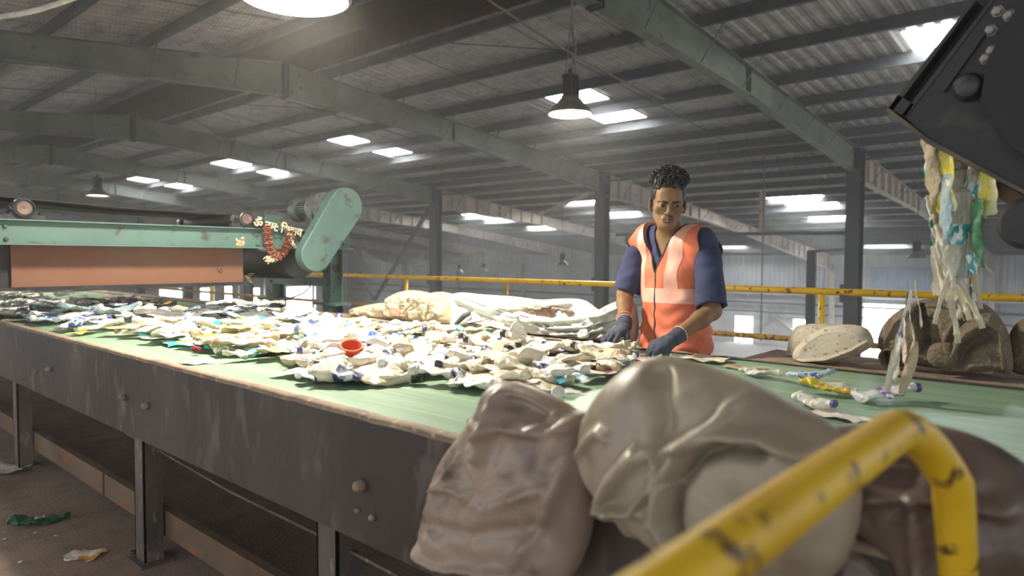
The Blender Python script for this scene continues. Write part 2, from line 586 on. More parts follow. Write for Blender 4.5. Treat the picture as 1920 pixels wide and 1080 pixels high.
FN = ['first from the right', 'above the man', 'third from the right', 'fourth from the right', 'fifth from the right', 'sixth from the right', 'seventh from the right']
for i, X in enumerate(FRAMES):
    topL = [(-4, ztop(-4)), (YR, ztop(YR))]
    botL = [(-4, ztop(-4) - .42), (2.8, ztop(2.8) - .43), (YR, 4.65)]
    o, zi = beam(X, topL, botL, M['rafter'], stiff=(YR - .02,))
    struct(o, 'green roof beam left of the ridge, frame %s' % FN[i], 'roof beam')
    for y in (1.95, 5.05, 6.6):
        mb = MB()
        for s in (-1, 1): mb.bar((X + s * .1, y, zi(botL, y) + .02), (X + s * .42, y, ztop(y) + .02), .035, .012)
        mb.build('flange_brace', M['purlin'], o)
    topR = [(YR, ztop(YR)), (YC - .12, ztop(YC - .12))]
    botR = [(YR, 4.65), (12.6, 4.32), (YC - .12, 3.53)]
    o, zi = beam(X, topR, botR, M['rafter'], stiff=(YR + .02, 12.6))
    struct(o, 'green tapered roof beam running to the column row, frame %s' % FN[i], 'roof beam')
    for y in (8.85, 10.6, 12.2, 13.87, 15.4, 16.85, 18.2):
        mb = MB()
        for s in (-1, 1): mb.bar((X + s * .1, y, zi(botR, y) + .02), (X + s * .5, y, ztop(y) + .02), .035, .012)
        mb.build('flange_brace', M['purlin'], o)
    mb = MB()
    mb.box((X - .12, YR - .05, 4.60), (X + .12, YR - .03, 5.36)); mb.box((X - .12, YR + .03, 4.60), (X + .12, YR + .05, 5.36))
    mb.build('splice_plate', M['column'], o)
    topF = [(YC + .12, ztop(YC + .12)), (YF - .2, ztop(YF - .2))]
    botF = [(YC + .12, 3.35), (26.5, ztop(26.5) - .46), (31, ztop(31) - .46), (YF - .2, ztop(YF) - .85)]
    st = [YC + .9 + .75 * k for k in range(9)] + [31.5 + .8 * k for k in range(15)]
    o, zi = beam(X, topF, botF, M['rafterfar'], stiff=st)
    struct(o, 'pale tapered beam of the far roof, frame %s' % FN[i], 'roof beam')
    for k in range(0, 15, 2):
        y = 20.6 + 1.5 * k
        mb = MB()
        for s in (-1, 1): mb.bar((X + s * .1, y, zi(botF, y) + .02), (X + s * .55, y, ztop(y) + .02), .035, .012)
        mb.build('flange_brace', M['purlin'], o)
    # column with flanges and a cap plate
    mb = MB()
    zt = ztop(YC) - .02
    mb.box((X - .008, YC - .2, GZ), (X + .008, YC + .2, zt))
    for y in (YC - .2, YC + .2): mb.box((X - .17, y - .012, GZ), (X + .17, y + .012, zt))
    mb.box((X - .2, YC - .24, zt), (X + .2, YC + .24, zt + .02))
    for z in (-1.5, .3, 1.2, 3.4): mb.box((X - .165, YC - .19, z), (X + .165, YC + .19, z + .012))
    o = mb.build('column', M['column'])
    struct(o, 'dark steel column of the middle row, frame %s' % FN[i], 'column')
    mb = MB().box((X - .26, YC - .23, .15), (X - .17, YC - .05, .62))
    for z in (.22, .33, .44, .55): bolt(mb, (X - .215, YC - .23, z), (0, -1, 0), .018, .02)
    mb.build('bracket', M['column'], o)
    mb = MB()
    mb.box((X - .14, YF - .5, GZ), (X + .14, YF - .2, ztop(YF) - .5))
    o = mb.build('column', M['rafterfar'])
    struct(o, 'pale column against the far wall, frame %s' % FN[i], 'column')

# long beams along the column row, struts and bracing
mb = MB()
for dz, h in ((-.17, .03), (-.24, .05)):
    mb.box((X0, YC - .05, 4.13 + dz - h), (X1, YC + .05, 4.13 + dz))
struct(mb.build('trim_1', M['purlin']), 'paired dark rails along the top of the column row', 'beam')
P0, P1 = at(1300, 437, Y=20.2), at(1600, 437, Y=20.2)
struct(MB().bar((-13.3, 20.2, P0[2]), (-5.5, 20.2, P1[2]), .12, .1).build('trim_2', M['purlin']), 'dark strut spanning between two columns right of the man', 'beam')
mb = MB().bar((P0[0] + 2.2, 20.2, P0[2]), (P0[0] + 2.2, 20.2, P0[2] + 1.15), .14, .1, (0, 1, 0))
struct(mb.build('trim_3', M['rafterfar']), 'short hanging channel above the strut right of the man', 'beam')
brA = [((806, 388), (738, 520)), ((738, 520), (703, 562)), ((655, 478), (703, 562))]
for k, (a, b) in enumerate(brA):
    if k == 1: continue
    b = (703, 562)
    struct(MB().bar(at(*a, Y=19.6), at(*b, Y=19.6), .16, .1).build('trim_%d' % (4 + k), M['column']), ['dark diagonal brace leaning on the round-edged far column', '', 'second leg of the V brace left of the far column'][k], 'brace')
for k, (a, b) in enumerate([((1010, 402), (1105, 362)), ((60, 130 + 130), (250, 300))][:1]):
    struct(MB().bar(at(*a, Y=21), at(*b, Y=19.8), .12, .1).build('trim_7', M['rafterfar']), 'pale diagonal strut left of the column behind the man', 'brace')
a = at(635, 265, Y=10.5); b = at(700, 330, Y=14)
# slender frame post right of the man
q0, q1 = at(1522, 470, Y=24), at(1522, 600, Y=24)
struct(MB().box((q0[0] - .13, 23.9, GZ), (q0[0] + .13, 24.1, q0[2])).build('column', M['column']), 'slender dark post between man and right column', 'column')
q2 = at(1592, 467, Y=24)
struct(MB().bar(q0 - V(.1, 0, .03), q2, .1, .09).build('trim_8', M['purlin']), 'rail joining the slender dark post to the right column', 'beam')
# sag rods
for X in (-1.5, -8.2, -10.8, -16.2, -19.0, -24.5, -27.2):
    mb = MB().tube([(X, 8.9, ztop(8.9) + .09), (X, 19.2, ztop(19.2) + .09)], .009, 6)
    struct(mb.build('sag_rod', M['purlin']), 'thin sag rod tying the purlins right of the ridge', 'rod', 'sag rods right of the ridge')
    mb = MB().tube([(X, -2.6, ztop(-2.6) + .09), (X, 6.6, ztop(6.6) + .09)], .009, 6)
    struct(mb.build('sag_rod', M['purlin']), 'thin sag rod tying the purlins left of the ridge', 'rod', 'sag rods left of the ridge')
for X, s in ((-9.6, 1), (-12.5, -1), (-17.5, 1), (-20.5, -1)):
    mb = MB().tube([(X, 8.95, ztop(8.95) + .05), (X + s * 1.6, 10.55, ztop(10.55) + .12)], .01, 6)
    struct(mb.build('sag_rod', M['purlin']), 'slanting tie rod beside the roof ridge', 'rod', 'slanting ridge tie rods')

# skylights
def skylight(n, X, Y, wx, wy, label, mt='skylight'):
    z = ztop(Y) + .222
    sl = (ztop(Y + .5) - ztop(Y - .5))
    P = [(X + sx * wx / 2, Y + sy * wy / 2, z + sl * sy * wy / 2) for sx, sy in ((-1, -1), (-1, 1), (1, 1), (1, -1))]
    o = MB().add(P + [(x, y, zz + .01) for x, y, zz in P], [(0, 1, 2, 3), (7, 6, 5, 4), (0, 4, 5, 1), (1, 5, 6, 2), (2, 6, 7, 3), (3, 7, 4, 0)]).build('window_%d' % n, M[mt])
    struct(o, label, 'skylight')


SKY = [(-9.8, 13.05, 1.25, 1.0, 'bright roof panel just behind the hanging lamp, upper of the pair'),
       (-9.8, 14.7, 1.25, 1.0, 'bright roof panel just right of the hanging lamp, lower of the pair'),
       (-18.9, 13.05, 1.2, 1.0, 'bright roof panel above the drive motor, upper of the pair'),
       (-18.8, 14.75, 1.2, .95, 'bright roof panel above the drive motor, lower of the pair'),
       (-27.1, 13.3, 1.5, .95, 'upper bright roof panel above the dry garland'),
       (-27.0, 15.05, 1.3, .7, 'lower bright roof panel above the dry garland'),
       (-2.15, 13.45, 1.7, 1.0, 'bright roof panel beside the black discharge chute'),
       (-36.0, 13.2, 1.5, 1.0, 'far bright roof panel above the second roller'),
       (-36.0, 14.9, 1.5, .8, 'lower far bright roof panel above the second roller')]
n = 1
for X, Y, wx, wy, lab in SKY:
    skylight(n, X, Y, wx, wy, lab); n += 1


def farhit(x, y):
    d = CR @ np.array([(x - 960) / FPX, (540 - y) / FPX, -1.0])
    a, b = 4.13 + .11 * YC + .222, -.11
    t = (a - CAMP[2]) / (d[2] - b * d[1])
    return CAMP + d * t


for (x, y), lab in [((1495, 374), 'far roof panel right of the man, uppermost of three'), ((1520, 382), 'far roof panel right of the man, middle of three'), ((1563, 407), 'far roof panel right of the man beside the column'),
                    ((1655, 455), 'far roof panel right of the right column'), ((888, 401), 'far roof panel right of the second column'), ((925, 409), 'far roof panel farther right of the second column'),
                    ((1012, 425), 'small far roof panel midway between two columns'), ((1102, 383), 'far roof panel just left of the column behind the man'), ((1165, 400), 'far roof panel between column and man'), ((1370, 461), 'far roof panel beside the man shoulder')]:
    p = farhit(x, y)
    if p[1] < YF and p[0] > X0:
        skylight(n, p[0], p[1], 1.9, 1.0, lab, 'skylightfar'); n += 1

# far walls
def wall_sheet(name, xa, xb, y, z0, z1, m, pitch=.3, dep=.04):
    vs, x = [], xa
    xs = []
    while x < xb:
        for q, h in ((0, 0), (.4, 0), (.5, dep), (.9, dep)): xs.append((x + q * pitch, y - h))
        x += pitch
    k = len(xs)
    vs = [(a, b, z0) for a, b in xs] + [(a, b, z1) for a, b in xs]
    return MB().add(vs, [(i, i + 1, k + i + 1, k + i) for i in range(k - 1)]).build(name, m)


zw = -2.05
struct(wall_sheet('wall_back', X0, X1, YF, zw, ztop(YF) + .25, M['clad']), 'grey corrugated cladding of the far wall', 'wall')
struct(MB().box((X0, YF, GZ), (X1, YF + .2, zw)).build('wall_back_base', M['brickwhite']), 'whitewashed block base of the far wall', 'wall')
pa, pb = at(1632, 500, Y=YF - .1), at(1790, 545, Y=YF - .1)
struct(wall_sheet('trim_9', pa[0], pb[0], YF - .08, pb[2], pa[2], M['cladblue'], .3, .03), 'blue grey cladding panel behind the falling waste', 'cladding')
for k, (yy, r, lab) in enumerate([(548, .12, 'thick grey pipe along the far wall'), (566, .07, 'dark girt along the far wall below the pipe'), (583, .05, 'lowest dark rail along the far wall')]):
    p = at(1400, yy, Y=YF - .3)
    struct(MB().tube([(X0, YF - .3, p[2]), (X1, YF - .3, p[2])], r, 10).build('trim_%d' % (10 + k), M['clad' if k == 0 else 'column']), lab, 'pipe' if k == 0 else 'rail')
struct(MB().box((X0 - .2, -4, GZ), (X0, YF, -1.6)).build('wall_left', M['brickwhite']), 'whitewashed base of the end wall at the far left', 'wall')
struct(MB().box((X0 - .2, -4, -1.6), (X0, YF, 6.2)).build('wall_left_top', M['clad']), 'grey cladding of the end wall at the far left', 'wall')


def opening(n, a, b, c, lab, name='window', plane='Y'):
    if plane == 'Y':
        lo, hi = at(a[0], b[1], Y=YF - .06), at(b[0], a[1], Y=YF - .06)
        fr = MB()
        lo, hi = V(min(lo[0], hi[0]), YF - .06, min(lo[2], hi[2])), V(max(lo[0], hi[0]), YF - .04, max(lo[2], hi[2]))
        o = MB().box(lo, hi).build('%s_%d' % (name, n), M['daylight'])
        for p, q in (((lo[0] - .08, hi[2]), (hi[0] + .08, hi[2] + .08)), ((lo[0] - .08, lo[2] - .08), (hi[0] + .08, lo[2])), ((lo[0] - .08, lo[2]), (lo[0], hi[2])), ((hi[0], lo[2]), (hi[0] + .08, hi[2]))):
            fr.box((p[0], YF - .1, p[1]), (q[0], YF - .02, q[1]))
    else:
        lo, hi = at(a[0], b[1], X=X0 + .06), at(b[0], a[1], X=X0 + .06)
        lo, hi = V(X0 + .04, min(lo[1], hi[1]), min(lo[2], hi[2])), V(X0 + .06, max(lo[1], hi[1]), max(lo[2], hi[2]))
        o = MB().box(lo, hi).build('%s_%d' % (name, n), M['daylight'])
        fr = MB()
        for p, q in (((lo[1] - .1, hi[2]), (hi[1] + .1, hi[2] + .1)), ((lo[1] - .1, lo[2]), (lo[1], hi[2])), ((hi[1], lo[2]), (hi[1] + .1, hi[2]))):
            fr.box((X0 + .02, p[0], p[1]), (X0 + .1, q[0], q[1]))
    struct(o, lab, c)
    fr.build('%s_frame' % name, M['brickwhite'], o)


opening(1, (1617, 573), (1702, 665), 'door', 'bright open doorway beside the right column', 'door')
opening(n, (1378, 594), (1412, 641), 'window', 'bright window right of the man under the railing'); n += 1
opening(n, (1487, 600), (1516, 640), 'window', 'bright window behind the yellow railing post'); n += 1
opening(2, (1040, 596), (1075, 650), 'door', 'bright opening low behind the white sacks', 'door')
for a, b, lab in [((538, 537), (584, 590), 'bright doorway between the two conveyor posts'), ((476, 540), (486, 574), 'narrow bright opening left of the rear conveyor post'), ((422, 537), (434, 570), 'narrow bright opening under the orange chute end'),
                  ((376, 540), (392, 570), 'narrow bright opening right of the yellow upright'), ((300, 541), (340, 572), 'wide bright opening at far left under the chute'), ((683, 545), (697, 575), 'bright opening at the foot of the V brace')]:
    opening(n, a, b, 'window', lab, plane='X'); n += 1
for k, x in enumerate((358, 408, 455, 503, 597, 655)):
    p = at(x, 560, X=X0 + .4)
    struct(MB().box((X0 + .1, p[1] - .35, GZ), (X0 + .5, p[1] + .35, 4)).build('column', M['brickwhite']), 'pale pier on the end wall seen under the chute', 'column', 'piers on the end wall')
# bracing on the white wall
for k, (a, b) in enumerate([((1370, 655), (1460, 575)), ((1425, 572), (1505, 635))]):
    struct(MB().bar(at(*a, Y=YF - .25), at(*b, Y=YF - .25), .14, .08).build('trim_%d' % (15 + k), M['clad']), 'grey cross brace on the far white wall, %s' % ('rising to the right' if k == 0 else 'falling to the right'), 'brace')
# ================================================================== SORTING CONVEYOR
ZB = .855            # belt surface
YN, YFAR = 1.05, 2.72
XL, XR = -9.2, 2.2
conv = thing('sorting_conveyor', 'long dark steel sorting conveyor with green belt, crossing the whole picture', 'conveyor', (-3, 1.9, 0))
mb = MB()
mb.prism([(YN - .012, .545), (YN, .545), (YN, .87), (YN - .012, .87)], XL, XR, 'X')
mb.prism([(YN, .545), (YN + .06, .545), (YN + .06, .557), (YN, .557)], XL, XR, 'X')
side = mb.build('side_panel', M['steel'], conv)
mb = MB()
# dusty bent rim with slight unevenness
P = []
for i in range(160):
    x = XL + (XR - XL) * i / 159
    w_ = .004 * noise.noise((x * 9, 0, 0))
    P.append([(x, YN - .016, .862 + w_), (x, YN - .016, .874 + w_), (x, YN + .008, .877 + w_ * 1.5), (x, YN + .034, .870 + w_), (x, YN + .062, .853)])
mb.grid(np.array(P)[:, ::-1])
mb.build('rim', M['rim'], conv, smooth=True)
mb = MB()
P = [[(x, y, ZB + .002 * noise.noise((x * 2, y * 3, 1))) for y in np.linspace(YN + .055, YFAR + .005, 24)] for x in np.linspace(XL, XR, 140)]
mb.grid(np.array(P)[:, ::-1])
mb.build('belt', M['belt'], conv, smooth=True)
mb = MB().box((XL, YN + .08, .60), (XR, YFAR - .08, .612))
mb.build('return_belt', M['blackrub'], conv)
mb = MB()
for (x, y, X_) in ():
    pass
w0, w1 = at(300, 846, Y=1.12), at(612, 1010, Y=1.12)
mb = MB().tube([w0 + (w0 - w1) * .3, w0, (w0 + w1) / 2 - V(0, 0, .012), w1, w1 + (w1 - w0) * 1.0], .005, 6)
mb.build('loose_wire', M['leg'], conv)
mb = MB().box((XL, YFAR + .005, .50), (XR, YFAR + .02, .862))
mb.build('rear_panel', M['steel'], conv)
MB().box((XL, YFAR + .022, .01), (XR, YFAR + .03, .50)).build('added_dark_sheet', M['blackrub'], conv)  # added black sheet that keeps the space under the belt dark
for px_, nm in ((44, 0), (280, 0), (633, 0)):
    p = at(px_, {44: 880, 280: 1060, 633: 1100}[px_], Y=1.11)
    mb = MB()
    x = p[0]
    mb.box((x - .05, 1.075, .012), (x + .05, 1.083, .56)); mb.box((x - .05, 1.075, .012), (x - .042, 1.15, .56)); mb.box((x + .042, 1.075, .012), (x + .05, 1.15, .56))
    lg = mb.build('leg', M['leg'], conv)
    MB().box((x - .08, 1.05, 0), (x + .08, 1.18, .012)).build('foot_plate', M['leg'], lg)
    lg = MB().box((x - .05, 2.62, 0), (x + .05, 2.70, .56)).build('leg', M['leg'], conv)
for x in (-7.2, .6):
    MB().box((x - .05, 1.075, 0), (x + .05, 1.15, .56)).build('leg', M['leg'], conv)
    MB().box((x - .05, 2.62, 0), (x + .05, 2.70, .56)).build('leg', M['leg'], conv)
j = at(195, 905, Y=1.16)
MB().box((XL, 1.155, j[2] - .06), (j[0] - .006, 1.19, j[2] + .05)).build('cross_bar', M['cross'], conv)
MB().box((j[0] + .006, 1.160, j[2] - .065), (XR, 1.195, j[2] + .045)).build('cross_bar', M['cross'], conv)
for px_, py_, s in ((95, 692, 1), (235, 745, 1), (277, 761, 1), (68, 698, .5), (680, 910, 1.2), (672, 957, .5), (700, 970, .6)):
    p = at(px_, py_, Y=YN - .012)
    mb = MB()
    r = .014 * s
    pr = [(r * 1.1, 0), (r, r * .6), (r * .8, r * 1.4), (r * .3, r * 1.8)]
    mb.lathe(pr, 9, p, (0.15, -1, .1))
    mb.build('bolt', M['rim'], side, smooth=True)
# ledges behind the belt
for nm, xa, xb, yb, lab in (('left', XL, -4.15, 2.93, ''), ('mid', -4.15, -1.99, 3.14, ''), ('man', -1.99, -1.2, 2.775, ''), ('right', -1.2, XR, 3.14, '')):
    n_ = max(8, int((xb - xa) / .02)); k_ = max(4, int((yb - YFAR) / .02))
    P = [[(x, y, .860 + .006 * noise.noise((x * 9, y * 9, 3)) + .003 * noise.noise((x * 40, y * 40, 1))) for y in np.linspace(YFAR + .002, yb, k_)] for x in np.linspace(xa, xb, n_)]
    mb = MB().grid(np.array(P)[:, ::-1])
    mb.box((xa, YFAR + .02, .80), (xb, yb, .848))
    mb.build('ledge', M['ledge'], conv, smooth=True)
for x in (-6.8, -3.9, -2.1, -1.1, 1.2):
    mb = MB().box((x - .03, 2.86, 0), (x + .03, 2.92, .80))
    mb.build('leg', M['leg'], conv)

# ================================================================== CROSS CONVEYOR
XN = -4.75
cc = thing('cross_conveyor', 'mint green overhead cross conveyor with orange skirt, at the left over the belt', 'conveyor', (XN - .5, 2.2, 0))
yend = at(662, 430, X=XN)[1]
zt_, zb_ = 1.480, 1.333


def channel(x, s, y0, y1, m, name):
    mb = MB()
    mb.prism([(x - s * .055, zb_), (x, zb_), (x, zb_ + .008), (x - s * .047, zb_ + .011), (x - s * .047, zt_ - .011), (x, zt_ - .008), (x, zt_), (x - s * .055, zt_)], y0, y1, 'Y')
    return mb.build(name, m, cc)


# poly given as (x, z) pairs for axis Y
near_beam = channel(XN, 1, -1.2, yend, M['greenpaint'], 'side_beam')
far_beam = channel(XN - 1.05, -1, -1.2, yend, M['greendark'], 'side_beam')
for px_, py_ in ((10, 424), (12, 448), (483, 440), (483, 458)):
    p = at(px_, py_, X=XN - .04)
    mb = MB(); bolt(mb, (XN - .047, p[1], p[2]), (1, 0, 0), .011, .012); mb.build('bolt', M['greendark'], near_beam)
# peeled patch on the beam
p = at(451, 452, X=XN - .045)
mb = MB()
random.seed(3)
for k in range(16):
    c_ = p + V(.001, random.uniform(-.03, .03), random.uniform(-.03, .025))
    pts = [c_ + V(0, .012 * cos(a) * random.uniform(.5, 1.2), .012 * sin(a) * random.uniform(.5, 1.2)) for a in np.linspace(0, 2 * pi, 7)[:-1]]
    mb.add(list(pts) + [c_ + V(.005, 0, 0)], [(i, (i + 1) % 6, 6) for i in range(6)])
mb.build('caked_residue', pmat('flaking residue', 'b99a6a', 'd8c39a', 30), near_beam)
# end cross beam with bolts
mb = MB().box((XN - 1.0, yend - .05, zb_), (XN - .055, yend, zt_ + .02))
mb.build('end_beam', M['greendark'], cc)
q = at(650, 448, X=XN)
for z in (1.375, 1.44):
    mb = MB(); bolt(mb, (XN - .047, yend - .06, z), (1, 0, 0), .012, .012); mb.build('bolt', M['greendark'], near_beam)
# orange skirt, set back under the beam so that the beam shades its upper half
XO = XN - .185
a, b = at(22, 539, X=XO), at(456, 532, X=XO)
sk = MB().box((XO - .02, a[1], 1.083), (XO, b[1], zb_)).build('skirt_panel', M['orange'], cc)
p = at(413, 506, X=XO)
mb = MB().tube([p + V(.006, .014 * cos(t), .014 * sin(t)) for t in np.linspace(0, 2 * pi, 13)[:-1]], .005, 8, closed=True)
mb.build('nut', M['shaftrust'], sk, smooth=True)
MB().box((XO - .98, -1.2, 1.083), (XO - .94, b[1], zb_)).build('skirt_panel', M['orangedark'], cc)
MB().box((XO - .025, -1.2, 1.062), (XO + .03, b[1] + .02, 1.082)).build('skirt_lip', M['darkmetal'], cc)
MB().box((XO - .05, -1.2, 1.083), (XO - .025, a[1], zb_)).build('skirt_opening', M['blackrub'], cc)
mb = MB()
for k in range(9):
    p = at(459 + random.uniform(0, 8), 517 + random.uniform(-3, 14), X=XO + .0)
    mb.bar(p, p + V(.01, random.uniform(.02, .05), random.uniform(-.03, .01)), .008, .002)
mb.build('snagged_straw', pmat('snagged straw', 'b7a47c', '8c7a55', 20), sk)
# head pulley with belt round it
DY, DZ, DR = 2.93, 1.285, .175
mb = MB().lathe([(0, 0), (.05, 0), (.05, .02), (DR - .02, .02), (DR - .02, .0), (DR, .0), (DR, .86), (DR - .02, .86), (.05, .84), (0, .84)], 40, (XN - .97, DY, DZ), (1, 0, 0))
hp = mb.build('head_pulley', M['darkmetal'], cc, angle=35)
MB().tube([(XN - 1.1, DY, DZ), (XN + .06, DY, DZ)], .028, 14).build('shaft', M['darkmetal'], hp, smooth=True)
# belt: over the rollers, round the pulley and back
path = []
for y, z in ((-1.2, 1.80), (.9, 1.625), (1.1, 1.615), (1.7, 1.588), (2.4, 1.578), (2.75, 1.50)): path.append((y, z))
for t in np.linspace(radians(75), radians(-90), 14): path.append((DY + (DR + .008) * cos(t), DZ + (DR + .008) * sin(t)))
path += [(2.5, 1.118), (1.0, 1.118), (-1.2, 1.118)]
xa, xb = XN - .93, XN - .215
mb = MB().grid([[(xa, y, z), (xb, y, z)] for y, z in path])
bb = mb.build('belt', M['blackrub'], cc, smooth=True)
sm = bb.modifiers.new('thick', 'SOLIDIFY'); sm.thickness = .008; sm.offset = 0


def roller(y):
    mb = MB().lathe([(0, 0), (.025, 0), (.025, .06), (.045, .065), (.052, .07), (.052, .86), (.045, .865), (.025, .87), (.025, .93), (0, .93)], 28, (XN - 1.0, y, 1.538), (1, 0, 0))
    r = mb.build('roller', M['blackrub'], cc, angle=35)
    for x, s in ((XN - .028, 1), (XN - 1.02, -1)):
        mb = MB()
        # pillow block: base foot, round housing, raised ring
        base = [(y - .105, 1.481), (y + .105, 1.481), (y + .105, 1.503), (y + .07, 1.508), (y + .055, 1.535)]
        arc = [(y + .058 * cos(t), 1.543 + .058 * sin(t)) for t in np.linspace(0, pi, 15)]
        mb.prism(base + arc + [(y - .055, 1.535), (y - .07, 1.508), (y - .105, 1.503)], x - .022, x + .022, 'X')
        mb.lathe([(.056, 0), (.056, .018), (.048, .022), (.044, .014), (.040, .014)], 28, (x + s * .02, y, 1.543), (s, 0, 0))
        for dy in (-.085, .085): bolt(mb, (x, y + dy, 1.503), (0, 0, 1), .011, .016)
        b_ = mb.build('bearing_block', M['darkmetal'], cc, angle=35)
        mb = MB().lathe([(0, 0), (.003, 0), (.004, .012), (.036, .016), (.036, 0)], 24, (x + s * .022, y, 1.543), (s, 0, 0))
        mb.build('shaft_end', M['shaftrust'], b_, angle=35)


roller(at(45, 390, X=XN)[1]); roller(at(462, 408, X=XN)[1])
# small gusset plate behind the sign
p0, p1 = at(497, 402, X=XN - .3), at(527, 428, X=XN - .3)
MB().box((XN - .31, p0[1], 1.48), (XN - .3, p1[1], p0[2])).build('gusset_plate', M['greenpaint'], cc)
# posts
for (pa, pb), yy in ((((609, 470), (640, 588)), 3.30), (((503, 530), (530, 580)), 3.30)):
    a, b = at(pa[0], pa[1], Y=yy), at(pb[0], pb[1], Y=yy)
    wd = abs(at(pb[0], 500, Y=yy)[0] - at(pa[0], 500, Y=yy)[0])
    x = (a[0] + at(pb[0], pa[1], Y=yy)[0]) / 2
    hw = .055
    mb = MB()
    mb.box((x - hw, yy - .06, 0), (x + hw, yy - .052, zb_)); mb.box((x - hw, yy + .052, 0), (x + hw, yy + .06, zb_)); mb.box((x - .005, yy - .055, 0), (x + .005, yy + .055, zb_))
    ps = mb.build('post', M['greendark'], cc)
    mb = MB().box((x - .17, yy - .09, .875), (x + .17, yy + .06, .895)); mb.build('foot_plate', M['greendark'], ps)
    for z in (1.05, 1.15, 1.25):
        mb = MB(); bolt(mb, (x + .03, yy - .06, z), (0, -1, 0), .011, .011); mb.build('bolt', M['greendark'], ps)
MB().box((XN - 1.05, 3.22, 1.03), (XN - .2, 3.30, 1.10)).build('cross_bar', M['greendark'], cc)
# chain guard: stadium box
XG = XN + .15
c1, c2 = at(650, 387, X=XG), at(594, 478, X=XG)
r1 = .148; r2 = .128
dv = nrm(c1 - c2); ang = atan2(dv[2], dv[1])
poly = [(c1[1] + r1 * cos(ang + t), c1[2] + r1 * sin(ang + t)) for t in np.linspace(-pi / 2, pi / 2, 22)] + [(c2[1] + r2 * cos(ang + t), c2[2] + r2 * sin(ang + t)) for t in np.linspace(pi / 2, 3 * pi / 2, 22)]
mb = MB().prism(poly, XG - .095, XG, 'X')
gd = mb.build('chain_guard', M['greenpaint'], cc, angle=30)
bv = gd.modifiers.new('b', 'BEVEL'); bv.width = .006; bv.segments = 2; bv.limit_method = 'ANGLE'
# geared motor behind the guard
my, mz = c1[1] - .02, c1[2] - .005
XM = XG - .095
mb = MB().lathe([(0, .0), (.06, 0), (.07, .02), (.115, .03), (.12, .05), (.12, .12), (.105, .14), (.13, .145), (.13, .165), (.105, .17), (.1, .22), (.075, .25), (.125, .26), (.125, .28), (.08, .285), (.08, .29), (0, .29)], 28, (XM, my, mz), (-1, 0, 0))
gb = mb.build('gearbox', M['motor'], cc, angle=30)
mb = MB().tube([(XM - .08, my, mz + .115), (XM - .08, my, mz + .155)], .008, 8); mb.tube([(XM - .08 + .012 * cos(t), my, mz + .165 + .012 * sin(t)) for t in np.linspace(0, 2 * pi, 10)[:-1]], .004, 6, closed=True)
mb.build('lifting_eye', M['darkmetal'], gb)
mb = MB().lathe([(0, .285), (.075, .285), (.075, .52), (.072, .525), (0, .525)], 28, (XM, my, mz), (-1, 0, 0))
for k in range(30):
    t = 2 * pi * k / 30
    u_ = V(0, cos(t), sin(t))
    mb.bar(V(XM - .3, my, mz) + u_ * .083, V(XM - .47, my, mz) + u_ * .083, .005, .024, up=u_)
mo = mb.build('motor', M['motor'], cc, angle=30)
mb = MB().lathe([(.094, .48), (.098, .49), (.098, .58), (.085, .605), (.05, .61), (0, .61)], 28, (XM, my, mz), (-1, 0, 0))
mb.build('fan_cover', M['motor'], mo, angle=30)
mb = MB().box((XM - .56, my - .09, mz - .14), (XM - .02, my + .09, mz - .125)); mb.box((XM - .36, my - .07, mz - .13), (XM - .1, my + .07, mz - .07))
for dx in (-.5, -.08):
    for dy in (-.075, .075): bolt(mb, (XM + dx, my + dy, mz - .125), (0, 0, 1), .012, .02)
mb.box((XM - .56, my - .1, zt_), (XM - .02, my + .1, mz - .14))
mb.build('motor_base', M['darkmetal'], cc)
q0, q1, q2 = at(588, 524, X=XN), at(575, 545, X=XN), at(520, 557, X=XN - .4)
mb = MB().tube([q0, q0 + (q1 - q0) * .6 + V(0, 0, -.01), q1 + V(0, -.03, -.02), (q1 + q2) / 2 + V(0, 0, -.03), q2], .006, 8)
mb.build('power_cable', M['blackrub'], cc, smooth=True)

# ---- sign and garland on the beam
def devanagari(body, size):
    cu = bpy.data.curves.new('sign_text', 'FONT')
    cu.body = body; cu.size = size; cu.extrude = .004; cu.resolution_u = 3; cu.offset = .0025
    o = bpy.data.objects.new('sign_text', cu); COL.objects.link(o)
    bpy.context.view_layer.update()
    me = bpy.data.meshes.new_from_object(o.evaluated_get(bpy.context.evaluated_depsgraph_get()))
    bpy.data.objects.remove(o)
    return me


s0, s1 = at(475, 421, X=XN + .03), at(566, 441, X=XN + .03)
try:
    me = devanagari('\u0950 \u0928\u092e: \u093f\u0936\u0935\u093e\u092f', .105)
    xs = [v.co.x for v in me.vertices]; wd = max(xs) - min(xs)
    sc = np.linalg.norm(s1 - s0) / wd
    dY, dN = nrm(s1 - s0), V(1, 0, 0)
    dU = np.cross(dN, dY)
    for v in me.vertices:
        p = s0 + dY * ((v.co.x - min(xs)) * sc) + dU * (v.co.y * sc * 1.15 - .012) + dN * v.co.z
        v.co = Vector(p - s0)
    me.materials.append(pmat('cream foam', 'd5cdb6', 'b3a88f', 30, rough=.8))
    me.name = 'sign'
    so = bpy.data.objects.new('sign', me); COL.objects.link(so); so.location = s0; so['_o'] = tuple(s0)
    tag(so, 'cream cut-out lettering sign hung aslant on the mint beam above the garland', 'sign')
except Exception as e:
    print('SIGN FAILED', e)
gp = [(500, 424), (501, 438), (503, 452), (506, 465), (511, 476), (518, 482), (527, 478), (534, 468), (540, 456), (544, 445), (545, 435)]
gpts = np.array([at(x, y, X=XN + .035) for x, y in gp])
mb = MB()
random.seed(5)
t_ = np.linspace(0, len(gpts) - 1, 46)
